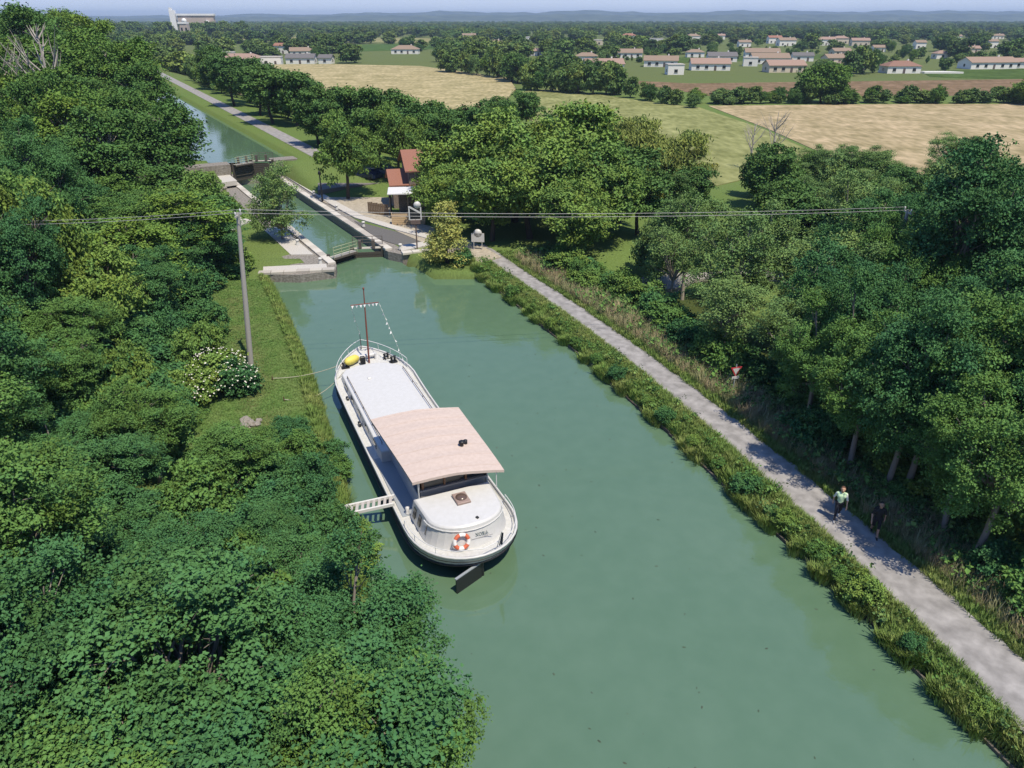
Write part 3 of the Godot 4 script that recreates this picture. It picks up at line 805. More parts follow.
	# lifebuoy
	var lb := thing("lifebuoy", "orange and white ring lifebuoy hung on the barge's stern", "lifebuoy", b.to_global(B(-0.62, 0.93, 1.62)), 0.4115)
	var om := mat("buoy_orange", Vector3(0.6, 0.13, 0.06), 0.6)
	var wm := mat("buoy_white", Vector3(0.8, 0.78, 0.76), 0.6)
	for k in 8:
		s = new_st()
		var pts3 := []
		var rr4 := []
		for i in 7:
			var a := TAU * (k + i / 6.0) / 8.0 + 0.2
			pts3.append(Basis(Vector3.RIGHT, -0.26) * Vector3(cos(a) * 0.3, sin(a) * 0.3, 0)); rr4.append(0.085)
		tube(s, pts3, rr4, 8, false)
		obj("orange_quarter" if k % 2 == 0 else "white_quarter", s, om if k % 2 == 0 else wm, lb)
	s = new_st()
	var gp := []
	var gr := []
	for i in 25:
		var a := TAU * i / 24.0
		gp.append(Basis(Vector3.RIGHT, -0.26) * Vector3(cos(a), sin(a), 0) * (0.4 + 0.02 * sin(a * 4))); gr.append(0.008)
	tube(s, gp, gr, 4, false)
	obj("grab_line", s, mat("rope_pale", Vector3.ONE), lb)
	# gangway
	var ga := b.to_global(B(-2.3, 5.35, 1.28))
	var gb := P(-7.75, 26.9, 0.86)
	var gw := thing("gangway", "white slatted gangway from the barge's side deck to the grassy bank", "gangway", gb)
	var dd := ga - gb
	var sd := dd.cross(Vector3.UP).normalized()
	for q in [-0.32, 0.32]:
		s = new_st(); beam(s, sd * q, dd + sd * q, 0.1, 0.14); obj("rail", s, mat("gangway_white", Vector3(0.7, 0.69, 0.66), 0.6), gw)
	for k in 9:
		s = new_st()
		var q := dd * ((k + 0.6) / 9.3) + Vector3(0, 0.03, 0)
		beam(s, q - sd * 0.268, q + sd * 0.268, 0.13, 0.03)
		obj("slat", s, mat("gangway_slat", Vector3(0.45, 0.42, 0.4), 0.7), gw)
	# mooring ropes
	for q in [[B(-1.5, 19.95, 1.75), P(-14.9, 40.4, 0.95), 0.25], [B(-1.75, 19.0, 1.6), P(-13.4, 37.6, 0.95), 0.7]]:
		var a := b.to_global(q[0])
		var c: Vector3 = q[1]
		var rp := thing("mooring_rope", "slack pale mooring rope from the barge's bow to a stake in the grass bank", "rope", c, 0.0, "mooring ropes of the barge")
		s = new_st()
		var pts4 := []
		var rr5 := []
		for k in 13:
			var t := k / 12.0
			pts4.append((a - c) * (1 - t) + Vector3(0, -q[2] * 4 * t * (1 - t), 0)); rr5.append(0.022)
		tube(s, pts4, rr5, 5)
		obj("rope", s, mat("rope_mid", Vector3(0.42, 0.4, 0.3), 0.9), rp)
		s = new_st(); tube(s, [Vector3(0, -0.5, 0), Vector3(-0.05, 0.18, 0)], [0.035, 0.03], 6); obj("stake", s, mat("rust", Vector3(0.12, 0.07, 0.04), 0.8), rp)

# ---------------------------------------------------------------- the lock
func lock_at(r: float, along: float, h: float) -> Vector3:
	return P(-14.8 - 0.507 * along + 0.862 * r, 67.5 + 0.862 * along + 0.507 * r, h)

func lock_outline(l: Array) -> PackedVector2Array:
	var o := PackedVector2Array()
	for q in l:
		var v := lock_at(q[0], q[1], 0)
		o.append(Vector2(v.x, v.z))
	return o

func build_lock():
	var concrete := mat("quay_concrete", Vector3(0.36, 0.34, 0.31), 0.9, noise_tex("qc", 31, 0.03, Color(0.62, 0.6, 0.58), Color(1, 1, 1), 256, 5), 0.5)
	var pale := mat("pale_concrete", Vector3(0.62, 0.6, 0.57), 0.9, noise_tex("pc", 32, 0.04, Color(0.82, 0.81, 0.79), Color(1, 1, 1), 256, 5), 0.7)
	var asphalt := mat("grey_gravel", Vector3(0.2, 0.195, 0.19), 0.95, noise_tex("ga", 33, 0.2, Color(0.6, 0.6, 0.6), Color(1, 1, 1), 256, 3), 1.5)
	var sand := mat("sandy_road", Vector3(0.5, 0.45, 0.37), 0.95, noise_tex("sr", 34, 0.03, Color(0.78, 0.77, 0.74), Color(1, 1, 1), 256, 5), 0.25)
	var stones := [mat("coping_a", Vector3(0.5, 0.47, 0.42), 0.9), mat("coping_b", Vector3(0.42, 0.39, 0.35), 0.9), mat("coping_c", Vector3(0.57, 0.54, 0.49), 0.9)]
	# quay walls on both sides of the chamber
	var s := new_st()
	slab(s, lock_outline([[-2.75, -2.0], [-2.75, 44.0], [-6.5, 44.0], [-6.5, 5.0], [-9.5, 1.5], [-9.8, -1.0], [-6.5, -3.2], [-3.4, -3.6]]), -1.9, 0.72)
	var ql := struct("lock_quay_west", s, concrete)
	s = new_st()
	slab(s, lock_outline([[2.75, -0.8], [2.75, 44.0], [6.5, 44.0], [6.5, 6.0], [9.6, 1.0], [7.6, -3.0], [3.6, -2.4]]), -1.9, 0.84)
	var qr := struct("lock_quay_east", s, concrete)
	# coping stones
	for side in [-1, 1]:
		for k in 33:
			s = new_st()
			var a := (-1.6 if side < 0 else -0.4) + k * 1.28
			box(s, lock_at(side * 3.05, a + 0.64, (0.8 if side < 0 else 0.92) + rng.randf_range(-0.012, 0.012)), Vector3(0.72, 0.22, 1.24), Basis(Vector3.UP, 0.5317), 0.03)
			obj("coping_stone", s, stones[rng.randi() % 3], ql if side < 0 else qr)
	# stones of the pier heads, round the outline
	for q in [[-3.4, -3.5, -9.6, -1.1, 6, ql, 0.82], [3.6, -2.3, 7.5, -2.9, 4, qr, 0.94]]:
		for k in q[4]:
			s = new_st()
			var a := lock_at(q[0], q[1], q[6]).lerp(lock_at(q[2], q[3], q[6]), (k + 0.5) / float(q[4]))
			var d := lock_at(q[2], q[3], 0) - lock_at(q[0], q[1], 0)
			box(s, a, Vector3(0.7, 0.22, d.length() / float(q[4]) - 0.04), Basis.looking_at(d.normalized()), 0.03)
			obj("coping_stone", s, stones[rng.randi() % 3], q[5])
	# the raised pale walk along the east quay and its triangular end
	var edge := [[8.6, 0.2], [6.6, 6.6], [4.9, 13.0], [4.6, 20.0], [4.5, 30.0], [4.5, 42.0]]
	s = new_st()
	for k in edge.size() - 1:
		var a: Array = edge[k]
		var c: Array = edge[k + 1]
		slab(s, lock_outline([[a[0] - 0.55, a[1]], [a[0] + 0.55, a[1]], [c[0] + 0.55, c[1]], [c[0] - 0.55, c[1]]]), 0.6, 1.02)
	slab(s, lock_outline([[3.7, -1.9], [8.2, -1.1], [9.1, 0.1], [4.4, 0.0]]), 0.6, 1.03)
	struct("quay_walkway", s, pale)
	s = new_st()
	slab(s, lock_outline([[4.5, 0.3], [7.7, 0.4], [5.9, 6.4], [3.9, 12.0], [3.5, 4.0]]), 0.6, 0.9)
	struct("quay_gravel", s, asphalt)
	# the pale mound and landing on the west pier
	s = new_st()
	slab(s, lock_outline([[-3.9, -2.9], [-3.6, -1.6], [-8.8, 0.4], [-9.1, -0.8], [-6.4, -2.7]]), 0.6, 0.86)
	slab(s, lock_outline([[-3.7, 2.0], [-3.7, 14.0], [-5.6, 14.0], [-5.6, 3.0]]), 0.6, 0.83)
	struct("quay_landing", s, pale)
	# the yard and road round the lock house
	s = new_st()
	slab(s, ground_outline([[-1.0, 66.2], [-3.2, 70.3], [-6.4, 74.8], [-9.0, 77.6], [-13.0, 81.4], [-14.6, 86.0], [-13.2, 92.5], [-16.5, 97.0], [-21.5, 94.5], [-24.5, 92.0], [-23.6, 89.6], [-17.6, 82.4], [-13.2, 76.8], [-9.2, 71.4], [-6.2, 67.4], [-3.2, 64.4]]), 0.5, 0.93)
	struct("lock_road", s, sand)
	s = new_st()
	slab(s, ground_outline([[-24.5, 92.4], [-21.5, 94.9], [-16.5, 97.4], [-16.0, 104.0], [-20.0, 108.0], [-27.0, 103.0]]), 0.5, 1.6)
	struct("parking_yard", s, mat("yard_grey", Vector3(0.3, 0.28, 0.26), 0.95, mats["grey_gravel"].albedo_texture, 0.8))
	# head walls that close the upper canal beside the upper gate
	s = new_st()
	slab(s, lock_outline([[-14.5, 42.6], [-2.9, 42.6], [-2.9, 45.2], [-14.5, 45.2]]), -1.0, 2.95)
	slab(s, lock_outline([[2.9, 42.6], [9.5, 42.6], [9.5, 45.2], [2.9, 45.2]]), -1.0, 2.95)
	slab(s, lock_outline([[-2.9, 43.0], [2.9, 43.0], [2.9, 45.2], [-2.9, 45.2]]), -1.0, 1.2)
	struct("upper_head_wall", s, concrete)
	# gates
	var green := mat("gate_rail", Vector3(0.36, 0.4, 0.26), 0.6)
	var dark := mat("gate_timber", Vector3(0.09, 0.08, 0.065), 0.85, noise_tex("gt", 36, 0.05, Color(0.6, 0.6, 0.6), Color(1, 1, 1), 128, 4), 1.2)
	var rust := mat("gate_iron", Vector3(0.1, 0.085, 0.075), 0.7)
	for lvl in [[0.5, 0.0, 1], [42.0, 2.2, 2]]:
		for side in [-1, 1]:
			var hinge := lock_at(side * 2.72, lvl[0], lvl[1])
			var mitre := lock_at(side * 0.06, lvl[0] + 1.1, lvl[1])
			var lab: String = ("lock gate leaf with pale green railing, hinged on the west quay" if side < 0 else "lock gate leaf with dark winding gear, hinged on the east quay") if lvl[2] == 1 else "timber leaf of the upper lock gate below the higher canal reach"
			var gt := thing("lock_gate", lab, "lock gate", hinge, 0.0, "" if lvl[2] == 1 else "leaves of the upper lock gate")
			var d := mitre - hinge
			for k in 7:
				s = new_st()
				beam(s, Vector3(0, -1.3 + k * 0.28, 0), d + Vector3(0, -1.3 + k * 0.28, 0), 0.16 + 0.02 * (k % 2), 0.25)
				obj("plank", s, dark, gt)
			for e in [Vector3.ZERO, d]:
				s = new_st(); box(s, e + Vector3(0, -0.2, 0), Vector3(0.26, 2.5, 0.26)); obj("post", s, dark, gt)
			var sidev := d.cross(Vector3.UP).normalized() * 0.42
			for k in 3:
				s = new_st()
				beam(s, sidev * (0.55 + k * 0.5) + Vector3(0, 0.82, 0), d + sidev * (0.55 + k * 0.5) + Vector3(0, 0.82, 0), 0.2, 0.05)
				obj("walkway_board", s, mat("walk_board", Vector3(0.42, 0.4, 0.35), 0.85), gt)
			s = new_st(); beam(s, sidev * 2.0 + Vector3(0, 0.72, 0), d + sidev * 2.0 + Vector3(0, 0.72, 0), 0.06, 0.16); obj("walkway_beam", s, rust, gt)
			var rm: Material = green if side < 0 else rust
			for y in [1.25, 1.55, 1.85]:
				s = new_st(); tube(s, [sidev * 2.0 + Vector3(0, y, 0), d + sidev * 2.0 + Vector3(0, y, 0)], [0.03, 0.03], 5); obj("rail", s, rm, gt)
			for k in 4:
				s = new_st()
				var q := d * (k / 3.0) + sidev * 2.0
				tube(s, [q + Vector3(0, 0.7, 0), q + Vector3(0, 1.87, 0)], [0.032, 0.032], 5)
				obj("railing_post", s, rm, gt)
			if side > 0 or lvl[2] == 2:
				for k in 2:
					s = new_st()
					var q := d * (0.3 + 0.45 * k) + sidev * 0.4
					box(s, q + Vector3(0, 1.25, 0), Vector3(0.28, 0.85, 0.28), Basis.IDENTITY, 0.04)
					obj("winding_gear", s, rust, gt)
	# bollards and posts on the quays
	for q in [[3.9, 9.0, 0], [3.9, 18.0, 0], [3.9, 27.0, 0], [-4.1, 6.0, 0], [-4.1, 16.0, 0], [-4.0, -1.2, 1], [4.0, -1.0, 1]]:
		var at := lock_at(q[0], q[1], 0.84 if q[0] < 0 else 0.95)
		var bo := thing("mooring_bollard", "short pale mooring bollard on the lock quay's edge", "bollard", at, 0, "bollards along the lock")
		s = new_st(); lathe(s, [Vector2(0.2, 0), Vector2(0.17, 0.08), Vector2(0.11, 0.35)], 10); obj("base", s, mat("bollard_grey", Vector3(0.5, 0.5, 0.48), 0.6), bo)
		s = new_st(); lathe(s, [Vector2(0.11, 0.35), Vector2(0.19, 0.42), Vector2(0.18, 0.52), Vector2(0, 0.56)], 10); obj("head", s, mat("bollard_pale", Vector3(0.66, 0.65, 0.62), 0.6), bo)
	var lp := thing("quay_post", "black lamp post on the lock quay beside the chamber", "post", lock_at(3.75, 23.0, 0.9))
	s = new_st(); tube(s, [Vector3(0, 0, 0), Vector3(0, 3.2, 0)], [0.11, 0.07], 8); obj("column", s, mat("barge_black"), lp)
	s = new_st(); lathe(s, [Vector2(0.07, 3.2), Vector2(0.2, 3.3), Vector2(0.16, 3.6), Vector2(0, 3.7)], 10); obj("lantern", s, mat("barge_black"), lp)
	# canal signal: red posts, board with white edge and a white disc
	var sg := thing("canal_signal", "canal signal board with white edging on a tall post by the lock", "signal", P(-9.2, 68.5, 0.9), 0.15)
	s = new_st(); tube(s, [Vector3.ZERO, Vector3(0, 3.0, 0)], [0.07, 0.06], 8); obj("post", s, mat("post_brown", Vector3(0.14, 0.1, 0.09), 0.7), sg)
	s = new_st(); box(s, Vector3(0, 2.75, 0), Vector3(0.9, 0.4, 0.22), Basis.IDENTITY, 0.02); obj("lamp_box", s, mat("post_brown"), sg)
	s = new_st(); box(s, Vector3(0, 3.6, 0), Vector3(1.0, 1.2, 0.05)); obj("board", s, mat("barge_black"), sg)
	for e in [[Vector3(-0.55, 3.6, 0.01), Vector3(0.12, 1.3, 0.08)], [Vector3(0.55, 3.55, 0.01), Vector3(0.12, 1.2, 0.08)], [Vector3(0, 2.98, 0.01), Vector3(1.0, 0.08, 0.08)]]:
		s = new_st(); box(s, e[0], e[1]); obj("edging", s, mat("barge_white"), sg)
	s = new_st(); beam(s, Vector3(-0.5, 4.2, 0.045), Vector3(0.5, 3.6, 0.045), 0.06, 0.16); obj("stripe", s, mat("barge_white"), sg)
	s = new_st(); lathe(s, [Vector2(0, 0.04), Vector2(0.34, 0.04), Vector2(0.34, -0.04), Vector2(0, -0.04)], 16, Vector3(0.25, 4.35, 0.02), Basis(Vector3.RIGHT, PI / 2)); obj("disc", s, mat("barge_white"), sg)
	# white arched notice by the path
	var ns := thing("notice_sign", "white arched notice board on two legs beside the towpath", "sign", P(-3.3, 68.6, 0.85), -0.1)
	s = new_st(); box(s, Vector3(0, 1.25, 0), Vector3(1.25, 0.85, 0.05)); lathe(s, [Vector2(0, 0.025), Vector2(0.4, 0.025), Vector2(0.4, -0.025), Vector2(0, -0.025)], 18, Vector3(0, 1.68, 0), Basis(Vector3.RIGHT, PI / 2)); obj("panel", s, mat("barge_white"), ns)
	for k in [-0.4, 0.4]:
		s = new_st(); tube(s, [Vector3(k, -0.1, 0), Vector3(k, 0.9, 0)], [0.04, 0.04], 6); obj("leg", s, mat("galvanised"), ns)
	# shelter: flat white roof on dark posts, low wooden wall in front
	var sh := thing("shelter", "open shelter with flat white roof on dark posts by the lock", "shelter", P(-11.8, 82.6, 0.9), 0.12)
	s = new_st(); box(s, Vector3(0, 2.75, 0), Vector3(4.4, 0.16, 3.4), Basis.IDENTITY, 0.04); obj("roof", s, mat("shelter_roof", Vector3(0.7, 0.71, 0.72), 0.5), sh)
	for x in [-2.0, 0.0, 2.0]:
		for z in [-1.5, 1.5]:
			s = new_st(); box(s, Vector3(x, 1.3, z), Vector3(0.14, 2.75, 0.14)); obj("post", s, mat("post_dark", Vector3(0.035, 0.033, 0.03), 0.7), sh)
	s = new_st(); box(s, Vector3(0.4, 1.0, -1.4), Vector3(3.0, 2.2, 0.12)); obj("back_wall", s, mat("shelter_stone", Vector3(0.33, 0.28, 0.25), 0.9, mats["quay_concrete"].albedo_texture, 0.6), sh)
	var pb := thing("wooden_planter", "long pale wooden planter box in front of the white-roofed shelter", "planter", P(-11.3, 78.6, 0.93), 0.12)
	for k in 5:
		s = new_st(); box(s, Vector3(0, 0.14 + k * 0.23, 0.55), Vector3(3.6, 0.21, 0.06 + 0.01 * (k % 2))); obj("board", s, mat("planter_pine", Vector3(0.5, 0.37, 0.22), 0.8), pb)
		s = new_st(); box(s, Vector3(-1.77, 0.14 + k * 0.23, 0), Vector3(0.06, 0.21, 1.0)); obj("board", s, mat("planter_pine"), pb)
	s = new_st(); box(s, Vector3(0.03, 0.55, 0), Vector3(3.4, 1.05, 1.0)); obj("soil", s, mat("planter_soil", Vector3(0.12, 0.09, 0.06), 0.95), pb)
	var fe := thing("wooden_fence", "brown paling fence beside the white-roofed shelter", "fence", P(-15.2, 82.5, 0.9), -0.55)
	for k in 12:
		s = new_st(); box(s, Vector3(k * 0.26 - 1.5, 0.65 + 0.04 * (k % 3), 0), Vector3(0.2, 1.3, 0.05)); obj("paling", s, mat("fence_brown", Vector3(0.2, 0.14, 0.085), 0.9), fe)
	for y in [0.35, 1.0]:
		s = new_st(); box(s, Vector3(-0.07, y, -0.06), Vector3(3.1, 0.1, 0.06)); obj("rail", s, mat("fence_brown"), fe)
	# lock house
	house("lock_house", "stone lock house with red tiled roof half hidden by a walnut tree", "", Vector3(-9.2, 0.7, -90.0), 0.25, 7.5, 7.0, 4.6, "gable", mat("house_stone", Vector3(0.36, 0.3, 0.26), 0.9, mats["quay_concrete"].albedo_texture, 0.7), mat("red_tile", Vector3(0.4, 0.19, 0.135), 0.85, noise_tex("rt", 41, 0.08, Color(0.7, 0.66, 0.62), Color(1, 1, 1), 128, 4), 1.0), 3)
	house("lock_annex", "low stone annex with red tiled roof beside the lock house", "", Vector3(-13.0, 0.7, -88.2), 0.25, 3.0, 4.5, 3.0, "gable", mat("house_stone"), mat("red_tile"), 1)
	# cars in the yard
	for q in [[-19.5, 99.5, 0.9, 0], [-21.4, 101.3, 0.9, 1], [-17.9, 101.8, 0.8, 2]]:
		car(P(q[0], q[1], 1.62), q[2], q[3])

func house(called: String, label: String, group: String, at: Vector3, turn: float, w: float, d: float, h: float, kind: String, wall: Material, roof: Material, wins: int):
	var t := thing(called, label, "house", at, turn, group)
	var rise := d * 0.17 + 0.4
	var e := 0.45
	var s := new_st()
	box(s, Vector3(0, h / 2 - 0.2, 0), Vector3(w, h + 0.4, d))
	if kind == "gable":
		for x in [-w / 2, w / 2]:
			var y := h
			quad(s, Vector3(x, y, -d / 2), Vector3(x, y, d / 2), Vector3(x, y + rise, 0.01), Vector3(x, y + rise, -0.01))
	obj("wall", s, wall, t)
	s = new_st()
	var th := 0.14
	if kind == "gable":
		for z in [-1.0, 1.0]:
			var a := Vector3(-w / 2 - e, h + rise + 0.05, 0)
			var b := Vector3(w / 2 + e, h + rise + 0.05, 0)
			var c := Vector3(w / 2 + e, h - rise * e / (d / 2) + 0.05, z * (d / 2 + e))
			var f := Vector3(-w / 2 - e, h - rise * e / (d / 2) + 0.05, z * (d / 2 + e))
			var up := Vector3(0, th, 0)
			quad(s, a, b, c, f); quad(s, a + up, b + up, c + up, f + up)
			quad(s, f, c, c + up, f + up); quad(s, a, f, f + up, a + up); quad(s, b, c, c + up, b + up)
	elif kind == "hip":
		var rl: float = max(w / 2 - d / 2, 0.15)
		var y0 := h - 0.02
		var y1 := h + rise * 1.15
		var c := [Vector3(-w / 2 - e, y0, -d / 2 - e), Vector3(w / 2 + e, y0, -d / 2 - e), Vector3(w / 2 + e, y0, d / 2 + e), Vector3(-w / 2 - e, y0, d / 2 + e)]
		var r := [Vector3(-rl, y1, 0), Vector3(rl, y1, 0)]
		quad(s, c[0], c[1], r[1], r[0]); quad(s, c[2], c[3], r[0], r[1]); tri(s, c[1], c[2], r[1]); tri(s, c[3], c[0], r[0])
		quad(s, c[3], c[2], c[1], c[0])
	else:
		box(s, Vector3(0, h + 0.1, 0), Vector3(w + 0.4, 0.35, d + 0.4), Basis.IDENTITY, 0.08)
	var ro := obj("roof", s, roof, t)
	if kind != "flat" and w > 9:
		s = new_st(); box(s, Vector3(w * 0.22, h + rise + 0.3, -0.6), Vector3(0.7, 1.1, 0.6)); obj("chimney", s, wall, ro)
	var glass := mat("dark_glass")
	for k in wins:
		var x := (k + 0.5) / wins * w * 0.9 - w * 0.45
		if k == wins / 2 and wins > 1:
			s = new_st(); box(s, Vector3(x, 1.05, d / 2 + 0.02), Vector3(1.1, 2.1, 0.08)); obj("door", s, mat("door_brown", Vector3(0.12, 0.09, 0.08), 0.6), t)
			continue
		s = new_st(); box(s, Vector3(x, 1.55, d / 2 + 0.02), Vector3(1.5, 1.25, 0.06)); var wn := obj("window", s, glass, t)
		s = new_st(); box(s, Vector3(x, 0.86, d / 2 + 0.06), Vector3(1.7, 0.1, 0.2)); obj("sill", s, mat("pale_concrete"), wn)
	for x in [-1, 1]:
		s = new_st(); box(s, Vector3(x * (w / 2 + 0.02), 1.55, 0), Vector3(0.06, 1.2, 1.2)); obj("window", s, glass, t)
	return t

func car(at: Vector3, turn: float, k: int):
	var lab: String = ["dark blue car parked in the yard behind the lock", "black car parked under the trees behind the lock", "grey estate car parked in the yard behind the lock"][k]
	var col: Vector3 = [Vector3(0.02, 0.03, 0.07), Vector3(0.015, 0.015, 0.017), Vector3(0.2, 0.2, 0.21)][k]
	var t := thing("parked_car", lab, "car", at, turn, "cars behind the lock")
	var prof := [Vector2(-2.1, 0.35), Vector2(-2.15, 0.75), Vector2(-1.9, 0.95), Vector2(-1.0, 1.02), Vector2(-0.4, 1.42), Vector2(1.1, 1.46), Vector2(1.85, 1.0), Vector2(2.1, 0.92), Vector2(2.15, 0.4)]
	var s := new_st()
	for i in prof.size():
		var a: Vector2 = prof[i]
		var b: Vector2 = prof[(i + 1) % prof.size()]
		var wa := 0.85 if a.y < 1.1 else 0.66
		var wb := 0.85 if b.y < 1.1 else 0.66
		quad(s, Vector3(-wa, a.y, a.x), Vector3(wa, a.y, a.x), Vector3(wb, b.y, b.x), Vector3(-wb, b.y, b.x))
	for sd in [-1, 1]:
		for i in range(1, prof.size() - 1):
			var q := []
			for j in [0, i, i + 1]:
				q.append(Vector3(sd * (0.85 if prof[j].y < 1.1 else 0.66), prof[j].y, prof[j].x))
			tri(s, q[0], q[1], q[2])
	obj("body", s, mat("car_paint_%d" % k, col, 0.25), t)
	for sd in [-1, 1]:
		s = new_st(); quad(s, Vector3(sd * 0.86, 1.04, -0.8), Vector3(sd * 0.86, 1.04, 1.6), Vector3(sd * 0.69, 1.38, 1.05), Vector3(sd * 0.69, 1.38, -0.38)); obj("side_window", s, mat("dark_glass"), t)
		for z in [-1.35, 1.35]:
			s = new_st(); lathe(s, [Vector2(0, -0.1), Vector2(0.2, -0.11), Vector2(0.31, -0.1), Vector2(0.31, 0.1), Vector2(0, 0.1)], 14, Vector3(sd * 0.8, 0.31, z), Basis(Vector3.FORWARD, PI / 2)); obj("wheel", s, mat("tyre", Vector3(0.02, 0.02, 0.02), 0.9), t)
	s = new_st(); quad(s, Vector3(-0.72, 1.06, -0.98), Vector3(0.72, 1.06, -0.98), Vector3(0.6, 1.4, -0.47), Vector3(-0.6, 1.4, -0.47)); obj("windscreen", s, mat("dark_glass"), t)

# ---------------------------------------------------------------- people: one continuous surface from joined, tapering limbs
func capsule_d(p: Vector3, a: Vector3, b: Vector3, ra: float, rb: float) -> float:
	var ab := b - a
	var t: float = clamp((p - a).dot(ab) / max(ab.length_squared(), 1e-6), 0.0, 1.0)
	return (p - a - ab * t).length() - lerpf(ra, rb, t)

func field_mesh(bones: Array, cell: float, k: float) -> ArrayMesh:
	var val := {}
	var best := {}
	for bi in bones.size():
		var q: Array = bones[bi]
		var a: Vector3 = q[0]
		var b: Vector3 = q[1]
		var m: float = max(q[2], q[3]) + k + cell * 2
		var lo := (a.min(b) - Vector3.ONE * m) / cell
		var hi := (a.max(b) + Vector3.ONE * m) / cell
		for x in range(floori(lo.x), ceili(hi.x)):
			for y in range(floori(lo.y), ceili(hi.y)):
				for z in range(floori(lo.z), ceili(hi.z)):
					var d := capsule_d(Vector3(x, y, z) * cell, a, b, q[2], q[3])
					var id := Vector3i(x, y, z)
					if val.has(id):
						var o: float = val[id]
						if d < best[id][0]:
							best[id] = [d, q[4]]
						var h: float = max(k - absf(o - d), 0.0) / k
						val[id] = min(o, d) - h * h * k * 0.25
					else:
						val[id] = d
						best[id] = [d, q[4]]
	var vid := {}
	var verts := PackedVector3Array()
	var cols := PackedColorArray()
	var idx := PackedInt32Array()
	var co := [Vector3i(0, 0, 0), Vector3i(1, 0, 0), Vector3i(0, 1, 0), Vector3i(1, 1, 0), Vector3i(0, 0, 1), Vector3i(1, 0, 1), Vector3i(0, 1, 1), Vector3i(1, 1, 1)]
	for id in val:
		var neg := 0
		var ok := true
		for c in co:
			if not val.has(id + c):
				ok = false
				break
			if val[id + c] < 0:
				neg += 1
		if not ok or neg == 0 or neg == 8:
			continue
		var sum := Vector3.ZERO
		var n := 0
		for i in 8:
			for ax in [1, 2, 4]:
				if i & ax:
					continue
				var va: float = val[id + co[i]]
				var vb: float = val[id + co[i | ax]]
				if (va < 0) != (vb < 0):
					sum += Vector3(id + co[i]).lerp(Vector3(id + co[i | ax]), va / (va - vb))
					n += 1
		vid[id] = verts.size()
		verts.append(sum / n * cell)
		cols.append(best[id][1])
	for id in vid:
		for ax in 3:
			var e := Vector3i.ZERO
			e[ax] = 1
			if not val.has(id + e) or (val[id] < 0) == (val[id + e] < 0):
				continue
			var u := Vector3i.ZERO
			u[(ax + 1) % 3] = 1
			var v := Vector3i.ZERO
			v[(ax + 2) % 3] = 1
			if not (vid.has(id - u) and vid.has(id - v) and vid.has(id - u - v)):
				continue
			var q := [vid[id], vid[id - u], vid[id - u - v], vid[id - v]]
			if val[id] < 0:
				q.reverse()
			for t in [0, 1, 2, 0, 2, 3]:
				idx.append(q[t])
	var st := SurfaceTool.new()
	st.begin(Mesh.PRIMITIVE_TRIANGLES)
	for i in verts.size():
		st.set_smooth_group(0)
		st.set_color(cols[i])
		st.add_vertex(verts[i])
	for i in idx:
		st.add_index(i)
	st.generate_normals()
	return st.commit()

